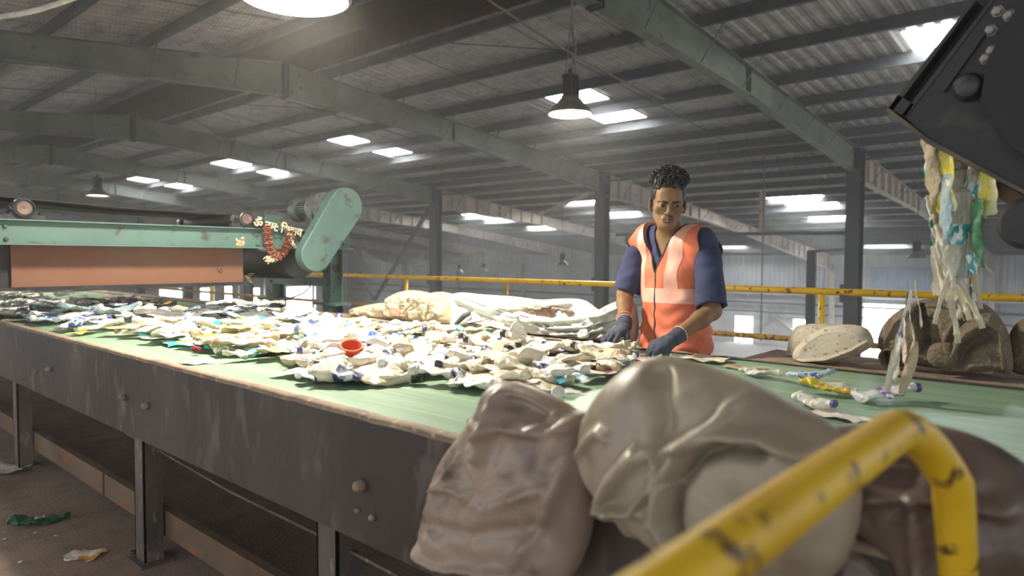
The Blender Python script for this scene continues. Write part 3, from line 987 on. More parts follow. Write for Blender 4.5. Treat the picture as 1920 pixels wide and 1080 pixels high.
for i, t in enumerate(t_):
    k = min(int(t), len(gpts) - 2); f = t - k
    p = gpts[k] * (1 - f) + gpts[k + 1] * f
    d = nrm(gpts[k + 1] - gpts[k])
    u_ = nrm(np.cross(d, (1, 0, 0))); w_ = np.cross(d, u_)
    n_ = 14
    ring = []
    for q in range(n_):
        a_ = 2 * pi * q / n_
        r_ = .030 * (1 + .25 * (q % 2)) * random.uniform(.85, 1.15)
        ring.append(p + (u_ * cos(a_) + w_ * sin(a_)) * r_ + d * random.uniform(-.006, .006))
    c0, c1_ = p - d * .007, p + d * .007
    mb.add(ring + [c0, c1_], [(q, (q + 1) % n_, n_ + 1) for q in range(n_)] + [((q + 1) % n_, q, n_) for q in range(n_)], i % 3)
mb.tube(gpts, .006, 6)
gar = mb.build('garland', [pmat('dry pink petal', 'a8705e', '8c4a44', 30, rough=.9), pmat('dry orange petal', 'b07850', 'c99a72', 30, rough=.9), pmat('dry red petal', '8a3f3c', '9e5a4c', 30, rough=.9)], origin=gpts[5])
tag(gar, 'dry red flower garland hanging in a loop on the mint beam', 'garland')
mb = MB()
for k in range(26):
    b0 = at(random.uniform(500, 522), random.uniform(478, 486), X=XN + .04)
    mb.bar(b0, b0 + V(random.uniform(-.01, .02), random.uniform(-.05, .03), random.uniform(-.05, -.01)), .007, .003)
mb.build('dried_stalk', pmat('dry pale stalk', 'd8cfb2', 'b5a888', 30, rough=.9), gar)
mb = MB()
for k in range(30):
    b0 = at(random.uniform(540, 551), random.uniform(430, 462), X=XN + .05)
    mb.bar(b0, b0 + V(random.uniform(-.01, .02), random.uniform(-.01, .035), random.uniform(-.035, .01)), .009, .003)
mb.build('dried_stalk', pmat('dry pale stalk', 'd8cfb2', 'b5a888', 30, rough=.9), gar)
mb = MB()
for k in range(40):
    b0 = at(random.uniform(525, 545), random.uniform(415, 428), X=XN + .02)
    mb.bar(b0, b0 + V(random.uniform(-.02, .02), random.uniform(-.03, .03), random.uniform(-.01, .035)), .006, .002)
mb.build('dried_leaf', pmat('dry leaf', '5f6340', '4a4a30', 30, rough=.9), gar)

# ================================================================== RAILINGS
YRAIL = 5.2
hr = thing('handrail', 'long yellow pipe railing at the rear platform edge behind the man', 'railing', (-3, YRAIL, 0))
zt = at(1500, 545, Y=YRAIL)[2]; zm = at(1440, 632, Y=YRAIL)[2]
MB().tube([(-14, YRAIL, zt), (5, YRAIL, zt)], .025, 14).build('top_rail', M['yellow'], hr, smooth=True)
MB().tube([(-14, YRAIL, zm), (5, YRAIL, zm)], .021, 14).build('middle_rail', M['yellowrust'], hr, smooth=True)
for x_ in (1541, 949, 762, 398):
    p = at(x_, 560, Y=YRAIL)
    MB().tube([(p[0], YRAIL, 0), (p[0], YRAIL, zt - .02)], .022, 12).build('post', M['yellow'] if x_ != 949 else M['yellowrust'], hr, smooth=True)
MB().tube([(.6, YRAIL, 0), (.6, YRAIL, zt - .02)], .022, 12).build('post', M['yellow'], hr, smooth=True)

A, B = at(1300, 1075, D=.45), at(1672, 812, D=.75)
Cc, E_ = at(1786, 905, D=.83), at(1798, 1090, D=.87)
dAB = nrm(B - A)
start = A - dAB * ((A[1] - .24) / dAB[1])
apex1, apex2 = at(1715, 788, D=.785), at(1758, 815, D=.81)
pts = [V(start[0], start[1] - .03, 0), V(start[0], start[1] - .03, start[2] - .05), start + V(0, -.012, -.01), start + dAB * .03]
pts += [A + (B - A) * t for t in (0, .33, .66, 1)]
def bez(p0, p1, p2, n=7): return [(1 - t) ** 2 * p0 + 2 * t * (1 - t) * p1 + t * t * p2 for t in np.linspace(0, 1, n)]
corner = B + dAB * .085
low = V(E_[0], E_[1], 0.0)
pts = pts[:-1] + bez(B, corner, Cc, 9) + [E_, low]
fr = thing('guard_rail', 'thick yellow pipe rail in the near foreground, bent down at its far end', 'railing', (-.2, .6, 0))
MB().tube(pts, .0225, 20).build('pipe', M['yellow'], fr, smooth=True)
MB().lathe([(.05, 0), (.05, .008), (.03, .012)], 20, (low[0], low[1], 0), (0, 0, 1)).build('floor_flange', M['yellow'], fr)
MB().lathe([(.05, 0), (.05, .008), (.03, .012)], 20, (pts[0][0], pts[0][1], 0), (0, 0, 1)).build('floor_flange', M['yellow'], fr)

# ================================================================== LAMPS
def lamp(rim, R, label, on='lampon', big=True, group=None, ztop_=None):
    x, y, z = rim
    t = thing('pendant_lamp', label, 'lamp', (x, y, z), group)
    s = R / .245
    prof = [(R, 0), (R + .008 * s, .004 * s), (R, .012 * s), (R * .86, .06 * s), (R * .62, .12 * s), (R * .47, .165 * s), (.1 * s, .18 * s)]
    inner = [(r - .006 * s, h - .004 * s) for r, h in prof][::-1]
    MB().lathe(prof + inner, 40, (x, y, z), (0, 0, 1), caps=False).build('lamp_shade', M['lampshade'], t, smooth=True)
    MB().lathe([(0, .014 * s), (R * .95, .016 * s), (R * .93, .026 * s), (0, .03 * s)], 40, (x, y, z), (0, 0, 1)).build('bulb', M[on], t, smooth=True)
    mb = MB().lathe([(.1 * s, .17 * s), (.1 * s, .2 * s), (.085 * s, .21 * s), (.085 * s, .4 * s), (.1 * s, .41 * s), (.1 * s, .43 * s), (.03 * s, .44 * s), (.02 * s, .5 * s), (0, .5 * s)], 20, (x, y, z), (0, 0, 1))
    if big:
        for k in range(14):
            a_ = 2 * pi * k / 14
            mb.box((x + .085 * s * cos(a_) - .005, y + .085 * s * sin(a_) - .005, z + .21 * s), (x + .1 * s * cos(a_) + .003, y + .1 * s * sin(a_) + .003, z + .4 * s))
    mb.build('housing', M['lampdark'], t, angle=30)
    top = ztop(y) + .24 if ztop_ is None else ztop_
    mb = MB()
    for sx in (-1, 1): mb.tube([(x + sx * .07 * s, y, z + .43 * s), (x, y, z + 1.0 * s)], .006 * s, 6)
    mb.tube([(x + .02, y, z + .5 * s), (x + .06 * s, y + .02, z + .7 * s), (x + .01, y, z + 1.0 * s), (x, y, top)], .010 * s, 8)
    mb.build('suspension_cord', M['cable'], t)
    return t


p = at(552, -4, D=3.40)
lamp(p, .266, 'large glowing pendant lamp cut off by the top of the photo', big=True)
L1 = p
lamp(V(-9.6, 1.45, 2.5), .25, 'added glowing pendant lamp out of view beyond the cross conveyor, lighting the litter heap')  # added lamp out of view, brightens the litter under the cross conveyor
p = at(1069, 214, D=7.75)
lamp(p, .245, 'glowing dusty pendant lamp hanging above left of the man')
lamp(at(183, 367, D=17), .25, 'small glowing pendant lamp above the left roller of the cross conveyor', on='lampdim')
M['lampoff'] = pmat('unlit lamp glass', 'c9c5bc', 'a7a299', 9)
lamp(at(1718, 484, D=18), .24, 'unlit dusty pendant lamp beside the falling waste', on='lampoff')
lamp(at(1054, 497, D=27), .25, 'unlit grey pendant lamp left of the column behind the man', on='lampoff')
lamp(at(861, 511, D=34), .22, 'far white pendant lamp nearer the round column of two', on='lampoff')
lamp(at(907, 508, D=34), .22, 'far grey pendant lamp right of the white lamp', on='lampoff')

# cables
c0, c1 = at(880, -25, X=-5.3), at(1245, 186, X=-5.3)
mb = MB()
pts = [c0 + (c1 - c0) * t - V(0, 0, .10 * sin(pi * t)) for t in np.linspace(0, 1, 14)]
mb.tube(pts, .014, 8)
o = mb.build('cable', M['cable'], smooth=True); tag(o, 'dusty cable sloping down past the hanging lamp to the roof beam', 'cable')
p = at(1433, 315, Y=18.9); q = at(1433, 640, Y=18.9)
o = MB().tube([V(p[0], 18.9, ztop(18.9)), V(p[0], 18.9, q[2])], .018, 6).build('cable', M['cable']); tag(o, 'thin vertical wire hanging right of the man', 'cable')
c0, c1 = at(-40, 36, D=3.2), at(150, -8, D=3.2)
o = MB().tube([c0 + (c1 - c0) * t - V(0, 0, .02 * sin(pi * t)) for t in np.linspace(-.6, 4, 24)], .012, 10).build('cable', pmat('pale conduit', 'b9b6b0', '96938d', 12, rough=.5), smooth=True)
tag(o, 'pale conduit crossing the very top left corner', 'cable')
# dusty sagging line with cobweb rags
c0, c1, c2 = at(680, 470, Y=21), at(770, 500, Y=21), at(905, 470, Y=21)
pts = bez(c0, 2 * c1 - (c0 + c2) / 2, c2, 24)
mb = MB().tube(pts, .03, 6)
random.seed(9)
for k in range(70):
    i = random.randrange(len(pts) - 1); p = pts[i] + (pts[i + 1] - pts[i]) * random.random()
    L_ = random.uniform(.1, .55); w_ = random.uniform(.02, .08)
    mb.add([p + V(-w_, 0, 0), p + V(w_, 0, 0), p + V(w_ * .4, .02, -L_), p + V(-w_ * .3, .01, -L_ * .9)], [(0, 1, 2, 3)])
for e_ in (c0, c2): mb.tube([e_, V(e_[0], e_[1], ztop(e_[1]) + .19)], .012, 5)
o = mb.build('cable', M['cobweb']); tag(o, 'sagging line with white dust rags near the far column', 'cable')

# ================================================================== DISCHARGE CHUTE (top right)
YD0, YD1 = 2.05, 2.55
M['chute'] = pmat('dark chute steel', '1f1e20', '29282a', 3, rough=.55, c3='34312e', s3=14)
M['chutedark'] = pmat('black chute inside', '0e0e0f', '151516', 4, rough=.6)
ch = thing('discharge_chute', 'dark steel discharge chute jutting in at the top right corner', 'chute', (.2, 2.3, 0))


def poly_at(pp, y): return [(at(a, b, Y=y)[0], at(a, b, Y=y)[2]) for a, b in pp]


main = poly_at([(1698, 220), (1864, 0), (1990, -170), (2400, 60), (2250, 532), (1990, 394), (1924, 358), (1744, 262)], YD0)
sp_ = MB().prism(main, YD0, YD0 + .012, 'Y').build('side_plate', M['chute'], ch)
MB().prism(main, YD1, YD1 + .012, 'Y').build('side_plate', M['chute'], ch)
st = poly_at([(1667, 203), (1698, 220), (1864, 0), (1990, -170), (1950, -170), (1822, 0)], YD0)
MB().prism(st, YD0 + .05, YD1, 'Y').build('end_plate', M['chutedark'], ch)
mb = MB()
for e in ([(1667, 203), (1675, 207), (1832, 0), (1824, 0)], [(1692, 216), (1700, 220), (1866, 0), (1858, 0)]):
    mb.prism(poly_at(e + [], YD0), YD0 - .004, YD0 + .06, 'Y')
e = [(1667, 203), (1684, 178), (1714, 196), (1698, 220)]
mb.prism(poly_at(e, YD0), YD0 - .004, YD0 + .06, 'Y')
mb.build('edge_channel', M['chute'], ch)
bt = poly_at([(1667, 203), (1744, 262), (1924, 358), (1924, 366), (1740, 270), (1664, 210)], YD0)
MB().prism(bt, YD0 - .012, YD1 + .02, 'Y').build('bottom_lip', pmat('worn lip', '4c463f', '6a5c4b', 9, rough=.7), ch)
p = at(1818, 165, Y=YD0)
mb = MB().lathe([(.034, 0), (.034, .02), (.026, .034), (.012, .04), (0, .04)], 24, p, (0, -1, 0)); mb.build('boss', M['darkmetal'], ch, angle=30)
for a, b in ((1871, 22), (1858, 58), (1861, 96), (1849, 111), (1882, 122), (1913, 142), (1893, 30)):
    mb = MB(); bolt(mb, at(a, b, Y=YD0), (0, -1, 0), .011, .016); mb.build('bolt', M['lampshade'], sp_)
mb = MB().prism(poly_at([(1767, 170), (1772, 174), (1856, 56), (1850, 52)], YD0), YD0 - .014, YD0, 'Y'); mb.build('stiffener', M['chute'], ch)
# drive sprocket cover and chain, all black
pp = [(1840, 190), (1850, 120), (1880, 60), (1960, -60), (2200, 40), (2160, 440), (2000, 345), (1890, 270)]
MB().prism(poly_at(pp, YD0 - .05), YD0 - .06, YD0 - .012, 'Y').build('drive_cover', M['chutedark'], ch)
MB().prism(poly_at([(1855, 332), (1900, 356), (1935, 378), (1925, 408), (1862, 362)], YD0 + .1), YD0 + .08, YD1, 'Y').build('skirt_flap', M['orange'], ch)
p = at(1925, 418, Y=YD0 - .03)
MB().lathe([(0, 0), (.05, 0), (.062, .02), (.062, .5), (.05, .52), (0, .52)], 28, p, (0, 1, 0)).build('tail_roller', M['blackrub'], ch, angle=30)
for y_ in (.86, 3.36): MB().box((.42, y_ - .04, 0), (.5, y_ + .04, 1.50)).build('support_leg', M['chute'], ch)
MB().box((.42, .82, 1.50), (.5, 3.40, 1.58)).build('support_beam', M['chute'], ch)
# ================================================================== LITTER ON THE BELT
def film(name, c, c2, clear, rough=.28, scale=14, **k):
    return pmat(name, c, c2, scale, lo=.45, hi=.75, rough=rough, clear=clear, bump=.75, bscale=55, **k)


BODY = {'clear': film('clear dusty plastic', 'eee9dc', 'd8cdb4', .5), 'cream': film('cream stained plastic', 'ece4d0', 'd0c09c', .2), 'white': film('white plastic', 'efece4', 'd9d2c0', .05),
        'silver': film('grey clear plastic', 'e2e6e8', 'c2c7ca', .35, rough=.18), 'blue': film('pale blue plastic', 'bcd3dc', '8fb4c4', .3), 'green': film('green plastic', '5f9a72', '3f7a58', .3),
        'tan': film('tan dirty plastic', 'c4b294', '9c8866', .05, rough=.5), 'yellow': film('yellow plastic', 'ead04a', 'cfae20', .05), 'brown': film('brown smoky plastic', '6f5844', '54432f', .2)}


def two(name, a, b, c=None, sc=22, lo=.47, hi=.52, **k):
    return pmat(name, a, b, sc, lo=lo, hi=hi, c3=c, s3=16, l3=.55, h3=.58, rough=.4, detail=2, bump=.7, bscale=60, **k)


LABEL = {'blue': two('blue printed label', '3f62a8', 'dfe6ee', '274277'), 'teal': two('teal printed label', '58b3ba', 'eef3f0', '2f8f9c'), 'white': two('white printed label', 'f0eee8', 'c9cbd0', '54669c'),
         'navy': two('navy printed label', '2c3560', 'e4e3e6', '8b8fa8'), 'red': two('red printed label', 'b4462f', 'efe6da', 'd9a53a'), 'purple': two('purple printed label', '6f5a94', 'd9cfe4', '4a3a70'),
         'orange': two('orange printed label', 'e0783c', 'f0e2cf', 'c9542a')}
CAP = {'navy': pmat('navy cap', '39457a', '4a568c', 40, rough=.35), 'white': pmat('white cap', 'e9e7e0', 'd6d2c6', 40, rough=.35), 'teal': pmat('teal cap', '3f8f80', '4fa594', 40, rough=.35),
       'black': pmat('black cap', '26252b', '38363c', 40, rough=.35), 'red': pmat('red cap', 'b8423a', '9d342e', 40, rough=.35), 'purple': pmat('purple cap', '57437f', '483668', 40, rough=.35), 'yellow': pmat('yellow cap', 'e0b93a', 'c99f28', 40, rough=.35), 'blue': pmat('blue cap', '5a78b8', '4a66a4', 40, rough=.35)}
WRAP = {'white': two('white film print', 'f3efe6', 'dcd5c6', None, 12), 'cream': two('cream film print', 'efe7d6', 'd9cbac', None, 10), 'bluewhite': two('blue and white film print', 'eef0f2', '5f86c4', '32508f', 16, .55, .58),
        'tealwhite': two('teal and white film print', 'f0f2ee', '7cc4c8', '3f99a2', 13, .54, .57), 'yellow': two('yellow film print', 'eddc6a', 'e8d43f', 'f3ebbd', 10), 'silver': pmat('silver foil', 'c9ccd0', 'a5a8ad', 25, rough=.25, metal=.7),
        'navywhite': two('navy and white film print', 'e9e7ec', '333a66', '7d86a8', 12, .53, .56), 'redwhite': two('red and white film print', 'f0e8da', 'cf5a3a', 'e2a23c', 13, .56, .59), 'tan': two('dirty brown film', 'c2ae8c', 'a08a66', '80694c', 12), 'pink': two('pink and white film print', 'f2e6e2', 'd98f98', None, 13, .56, .6)}
rng = random.Random(77)


def bottle_shape(seed, L=.23, R=.034, crush=.35):
    r = random.Random(seed)
    ph = [r.uniform(0, 6.28) for _ in range(6)]
    bend = r.uniform(-.9, .9); tw = r.uniform(-4, 4); c0 = crush
    def deform(P):
        P = np.array(P, float)
        x, y, z = P[:, 0].copy(), P[:, 1].copy(), P[:, 2].copy()
        u = x / L
        body = np.clip((.86 - u) / .12, 0, 1)
        c = 1 - body * (1 - np.clip(c0 + .22 * np.sin(u * 9 + ph[0]) + .12 * np.sin(u * 21 + ph[1]), .14, .95))
        a = tw * (u - .5)
        y, z = y * np.cos(a) - z * np.sin(a), y * np.sin(a) + z * np.cos(a)
        y = y * (1 + (1 - c) * .42); z = z * c
        z = z + body * .002 * np.sin(u * 30 + ph[2] + y * 90) + body * .005 * np.sin(u * 11 + ph[3] - y * 50)
        y = y + bend * (u - .4) ** 2 * .06 + body * .004 * np.sin(u * 40 + ph[5])
        z = z + .012 * np.sin(u * 4 + ph[4])
        return np.stack([x - L / 2, y, z], 1)
    return deform, L, R


def lathe_x(prof, seg=16, caps=(True, True)):
    vs = [(x, r * cos(2 * pi * k / seg), r * sin(2 * pi * k / seg)) for x, r in prof for k in range(seg)]
    fs = [(i * seg + k, i * seg + (k + 1) % seg, (i + 1) * seg + (k + 1) % seg, (i + 1) * seg + k) for i in range(len(prof) - 1) for k in range(seg)]
    n = len(prof)
    if caps[0]: fs.append(tuple(range(seg))[::-1])
    if caps[1]: fs.append(tuple((n - 1) * seg + k for k in range(seg)))
    return np.array(vs), fs


def bottle_geo(seed, **k):
    d, L, R = bottle_shape(seed, **k)
    r = random.Random(seed + 5)
    prof = [(.0, R * .7), (.006, R * .95)]
    n = 26
    for i in range(n):
        u = .02 + .60 * i / (n - 1)
        prof.append((u * L, R * (1 + .045 * sin(u * 75))))
    for i in range(9):
        t = i / 8
        prof.append(((.64 + .22 * t) * L, R * (1 - .66 * (t * t * (3 - 2 * t)))))
    prof += [(.88 * L, R * .36), (.885 * L, R * .46), (.895 * L, R * .46), (.9 * L, R * .36), (.985 * L, R * .36)]
    v, f = lathe_x(prof)
    a = r.uniform(.2, .3); b = r.uniform(.42, .56)
    lp = [((a + (b - a) * i / 9) * L, R * 1.05) for i in range(10)]
    lv, lf = lathe_x(lp, caps=(False, False))
    cp = [(.905 * L, R * .42), (.91 * L, R * .47), (.985 * L, R * .47), (.995 * L, R * .43), (.996 * L, R * .1)]
    cv, cf = lathe_x(cp)
    v, lv, cv = d(v), d(lv), d(cv)
    z0 = v[:, 2].min()
    for q in (v, lv, cv): q[:, 2] -= z0
    return dict(body=(v, f), label=(lv, lf), cap=(cv, cf))


def wrapper_geo(seed, L=.19, W=.12, amp=.022, n=18, k=13):
    r = random.Random(seed)
    dirs = [(r.uniform(-1, 1), r.uniform(-1, 1), r.uniform(0, 6.28), r.uniform(10, 34)) for _ in range(6)]
    P = np.zeros((n, k, 3))
    for i in range(n):
        for j in range(k):
            u, v = i / (n - 1) - .5, j / (k - 1) - .5
            x = u * L * (1 + .15 * noise.noise((v * 3, seed, 1))); y = v * W * (1 + .35 * noise.noise((u * 4, seed, 2)))
            z = 0
            for a, b, p, f_ in dirs: z += abs(sin((a * x + b * y) * f_ + p)) * amp / 3.2
            z += amp * noise.noise((x * 14, y * 14, seed))
            x += .012 * noise.noise((y * 25, x * 25, seed + 4)); y += .012 * noise.noise((x * 25, y * 25, seed + 9))
            P[i, j] = (x, y, z)
    P[..., 2] -= P[..., 2].min() - .002
    mb = MB().grid(P[:, ::-1])
    return np.array(mb.v), mb.f


GEO = {}
for s in range(9): GEO['b%d' % s] = bottle_geo(100 + s, L=[.23, .21, .26, .19, .24, .22, .28, .2, .25][s], R=[.034, .032, .037, .03, .034, .035, .042, .031, .036][s], crush=[.24, .34, .2, .4, .28, .18, .3, .5, .24][s])
for s in range(7): GEO['w%d' % s] = wrapper_geo(200 + s, L=[.2, .16, .24, .14, .22, .18, .3][s], W=[.12, .1, .15, .09, .08, .14, .18][s], amp=[.014, .018, .016, .018, .012, .022, .018][s])
MESH = {}


def proto_mesh(nm, key, geo, mat, smooth=True):
    if key not in MESH: MESH[key] = mesh_data(nm, geo[0], geo[1], mat, smooth)
    return MESH[key]


def put(o, p, rot, s=1.0):
    o.location = tuple(p); o.rotation_euler = rot; o.scale = (s, s, s)
    return o


VERTS = {}


def settle(o, z):
    """lifts a piece so that its lowest point lies at height z"""
    k = o.data.name
    if k not in VERTS:
        a = np.empty(len(o.data.vertices) * 3); o.data.vertices.foreach_get('co', a); VERTS[k] = a.reshape(-1, 3)
    R_ = np.array(o.rotation_euler.to_matrix()) * o.scale[0]
    o.location.z = z - (VERTS[k] @ R_.T)[:, 2].min()


def bottle(s, body, lab=None, cap=None):
    g = GEO['b%d' % s]
    o = bpy.data.objects.new('crushed_bottle', proto_mesh('crushed_bottle', ('b', s, body), g['body'], BODY[body])); COL.objects.link(o)
    if lab:
        c = bpy.data.objects.new('wrap_label', proto_mesh('wrap_label', ('l', s, lab), g['label'], LABEL[lab])); COL.objects.link(c); c.parent = o
    if cap:
        c = bpy.data.objects.new('screw_cap', proto_mesh('screw_cap', ('c', s, cap), g['cap'], CAP[cap])); COL.objects.link(c); c.parent = o
    return o


def wrapper(s, m):
    o = bpy.data.objects.new('plastic_wrapper', proto_mesh('plastic_wrapper', ('w', s, m), GEO['w%d' % s], WRAP[m])); COL.objects.link(o)
    return o


cv_, cf_ = lathe_x([(0, .0145), (.001, .0155), (.012, .0155), (.0135, .014), (.0136, .004)], 20, (False, True))
CAPG = (np.stack([cv_[:, 1], cv_[:, 2], cv_[:, 0]], 1), cf_)


def loose_cap(c):
    o = bpy.data.objects.new('bottle_cap', proto_mesh('bottle_cap', ('k', c), CAPG, CAP[c])); COL.objects.link(o)
    return o


def inside(p, poly):
    c = False
    for i in range(len(poly)):
        (x1, y1), (x2, y2) = poly[i], poly[i - 1]
        if (y1 > p[1]) != (y2 > p[1]) and p[0] < (x2 - x1) * (p[1] - y1) / (y2 - y1) + x1: c = not c
    return c


PB = [(0, 606), (60, 612), (150, 628), (250, 634), (345, 650), (368, 668), (500, 682), (545, 690), (570, 716), (760, 716), (860, 728), (1000, 756), (1120, 745), (1240, 715), (1175, 690), (1110, 668), (1050, 664), (960, 655), (890, 636), (760, 622), (640, 604), (520, 590), (330, 586), (250, 574), (0, 566)]
WB = [tuple(at(x, y, Z=ZB)[:2]) for x, y in PB]
ZN = [('under', 'heaped under the cross conveyor'), ('mid', 'left of the orange lid'), ('front', 'between orange lid and gloves')]


def zone(x): return ZN[0] if x < -3.95 else ZN[1] if x < -2.45 else ZN[2]


CN = {'clear': 'clear dusty', 'cream': 'cream stained', 'white': 'white', 'silver': 'grey clear', 'blue': 'pale blue', 'green': 'green', 'tan': 'tan dirty', 'brown': 'brown smoky', 'yellow': 'yellow'}
WN = {'bluewhite': 'blue and white printed', 'tealwhite': 'teal and white printed', 'navywhite': 'navy and white printed', 'redwhite': 'red and white printed', 'pink': 'pink and white printed', 'silver': 'silver foil', 'tan': 'dirty brown'}
cells = {}


def free(x, y, r):
    """spreads the pieces evenly: how many already lie close by"""
    k = (int(x / .1), int(y / .1)); n_ = 0
    for i in (-1, 0, 1):
        for j in (-1, 0, 1):
            for a, b in cells.get((k[0] + i, k[1] + j), ()):
                if (a - x) ** 2 + (b - y) ** 2 < r * r: n_ += 1
    return n_


def scatter(n, xa, xb, kinds, zmax, r, lim=1):
    ys = [q[1] for q in WB]
    done = tries = 0
    while done < n and tries < n * 60:
        tries += 1
        x, y = rng.uniform(xa, xb), rng.uniform(min(ys), max(ys))
        if not inside((x, y), WB): continue
        near = free(x, y, r)
        if near > lim: continue
        cells.setdefault((int(x / .1), int(y / .1)), []).append((x, y))
        done += 1
        zc, zt2 = zone(x)
        kind = rng.choice(kinds)
        tilt = (rng.uniform(-.11, .11), rng.uniform(-.11, .11), rng.uniform(0, 6.28))
        z = ZB + rng.uniform(.0, 1) * min(zmax, (.03 if x < -4.4 else .006) + (.022 if x < -4.4 else .013) * near)
        sc_ = rng.uniform(.8, 1.15)
        if kind[0] == 'b':
            body = rng.choice(kind[1]); lab = rng.choice(kind[2]); cap = rng.choice(kind[3])
            o = bottle(rng.randrange(9), body, lab, cap)
            t = 'crushed %s plastic bottle' % CN[body]
            if lab and cap: t += ' with %s label and %s cap' % (lab, cap)
            elif lab: t += ' with %s label' % lab
            elif cap: t += ' with %s cap, no label' % cap
            else: t += ', bare'
            tag(o, t+ ' ' + zt2, 'bottle', t + ' ' + zc)
            put(o, (x, y, z), tilt, sc_); settle(o, z + .004)
        elif kind[0] == 'w':
            m = rng.choice(kind[1]); o = wrapper(rng.randrange(7), m)
            t = 'crumpled %s wrapper' % WN.get(m, m)
            tag(o, t + ' ' + zt2, 'wrapper', t + ' ' + zc)
            put(o, (x, y, z), tilt, sc_); settle(o, z + .004)
        else:
            m = rng.choice(kind[1]); o = loose_cap(m)
            t = 'loose %s bottle cap' % m
            tag(o, t + ' ' + zt2, 'bottle cap', t + ' ' + zc)
            put(o, (x, y, z + .012), (rng.uniform(-1, 1), rng.uniform(-1, 1), 0), 1.1); settle(o, z + .012)


N_ = None
scatter(150, -7.6, -3.95, [('b', ['silver', 'silver', 'clear', 'blue'], [N_, N_, 'white', 'blue'], [N_, 'navy', 'white']), ('w', ['silver', 'silver', 'white', 'navywhite', 'redwhite'])], .12, .2, 4)
scatter(185, -3.95, -2.45, [('b', ['clear', 'cream', 'cream', 'white'], [N_, N_, 'white', 'teal', 'blue'], [N_, N_, 'navy', 'white']), ('w', ['white', 'cream', 'cream', 'tealwhite', 'bluewhite', 'yellow', 'tan']), ('b', ['tan', 'cream'], [N_], [N_]), ('c', ['navy', 'teal', 'white', 'red'])], .05, .11, 2)
scatter(130, -2.45, -1.35, [('b', ['clear', 'cream', 'white'], [N_, 'white', 'teal', 'navy'], [N_, N_, 'navy', 'white']), ('w', ['white', 'cream', 'cream', 'tealwhite', 'navywhite', 'pink', 'tan']), ('b', ['tan', 'cream'], [N_], [N_, 'black'])], .05, .10, 2)


# ---- pieces that stand out
def flat(px_, py_, dz=0.0): return at(px_, py_, Z=ZB + dz)


def aim(a, b):
    """centre and heading of a piece that lies from photo point a to photo point b"""
    p, q = flat(*a), flat(*b)
    return (p + q) / 2, atan2(q[1] - p[1], q[0] - p[0]), np.linalg.norm(q - p)


def laid(o, a, b, L, lift=0.0, roll=0.0):
    c, h, ln = aim(a, b)
    return put(o, c + V(0, 0, lift), (roll, 0, h), min(max(ln / L, .75), 1.5))


p = flat(659, 690)
mb = MB()
pts = [(.036 * cos(t), .036 * sin(t), .020 + .004 * sin(2 * t)) for t in np.linspace(0, 2 * pi, 25)[:-1]]
mb.lathe([(.036, 0), (.039, .002), (.039, .026), (.041, .028), (.041, .034), (.036, .034), (.036, .004), (.0, .004)], 28, (0, 0, 0), (0, 0, 1), caps=False)
o = mb.build('jar_lid', pmat('orange lid plastic', 'e2592a', 'c94a20', 20, rough=.35), smooth=True)
put(o, p + V(0, 0, .055), (radians(22), radians(8), YAW), 1.05); tag(o, 'bright orange open jar lid tipped on its side in the litter', 'lid')
laid(tag(bottle(4, 'cream', 'navy', 'black'), 'crushed cream bottle with navy label and black cap at the front edge of the litter', 'bottle'), (580, 722), (795, 722), .24, .0)
laid(tag(bottle(1, 'white', 'navy', None), 'crushed white bottle lying just left of the black capped bottle', 'bottle'), (555, 722), (660, 712), .21)
laid(tag(wrapper(6, 'yellow'), 'large yellow and cream film sheet arched over the belt left of the blue capped bottle', 'wrapper'), (365, 660), (520, 640), .30, .015)
laid(tag(wrapper(2, 'yellow'), 'bright yellow film scrap lying on top of the large arched sheet', 'wrapper'), (420, 640), (490, 634), .24, .05)
laid(tag(wrapper(3, 'yellow'), 'small bright yellow wrapper alone by the left rim', 'wrapper'), (136, 631), (170, 626), .14)
laid(tag(bottle(7, 'cream', None, None), 'long cream bottle lying at the front beneath the arched yellow sheet', 'bottle'), (400, 668), (505, 660), .2)
laid(tag(wrapper(1, 'cream'), 'small cream scrap alone near the front rim left of centre', 'wrapper'), (355, 683), (390, 680), .16)
laid(tag(bottle(0, 'cream', 'blue', 'blue'), 'cream bottle with blue label and blue cap left of the orange lid', 'bottle'), (640, 668), (560, 650), .23, .02)
laid(tag(bottle(3, 'tan', None, None), 'stubby tan bottle standing clear just left of the orange lid', 'bottle'), (545, 695), (575, 682), .19)
laid(tag(bottle(6, 'tan', None, None), 'curved tan tube lying near the belt middle', 'bottle'), (905, 678), (985, 668), .28, .03)
o = bottle(2, 'white', None, None); put(o, flat(968, 664) + V(0, 0, .07), (.2, -1.05, radians(150)), .8); tag(o, 'white bottle sticking up steeply near the belt middle', 'bottle')
laid(tag(bottle(5, 'white', 'teal', None), 'white crushed bottle with teal label and a foil shine beside the brown bag top', 'bottle'), (875, 733), (945, 722), .22)
laid(tag(bottle(8, 'cream', None, 'navy'), 'cream bottle with navy cap just behind the brown bag', 'bottle'), (1000, 715), (900, 690), .25, .03)
for (x, y), c, lab in [((827, 650), 'navy', 'round navy cap standing out right of the orange lid'), ((717, 641), 'teal', 'round teal cap above the orange lid'), ((636, 600), 'navy', 'navy cap at the far edge of the litter'), ((965, 712), 'blue', 'pale blue cap between tan tube and brown bag'), ((1045, 754), 'white', 'white cap right beside the brown bag top')]:
    o = loose_cap(c); put(o, flat(x, y) + V(0, 0, .025), (1.1, .2, YAW), 1.25); tag(o, lab, 'bottle cap')
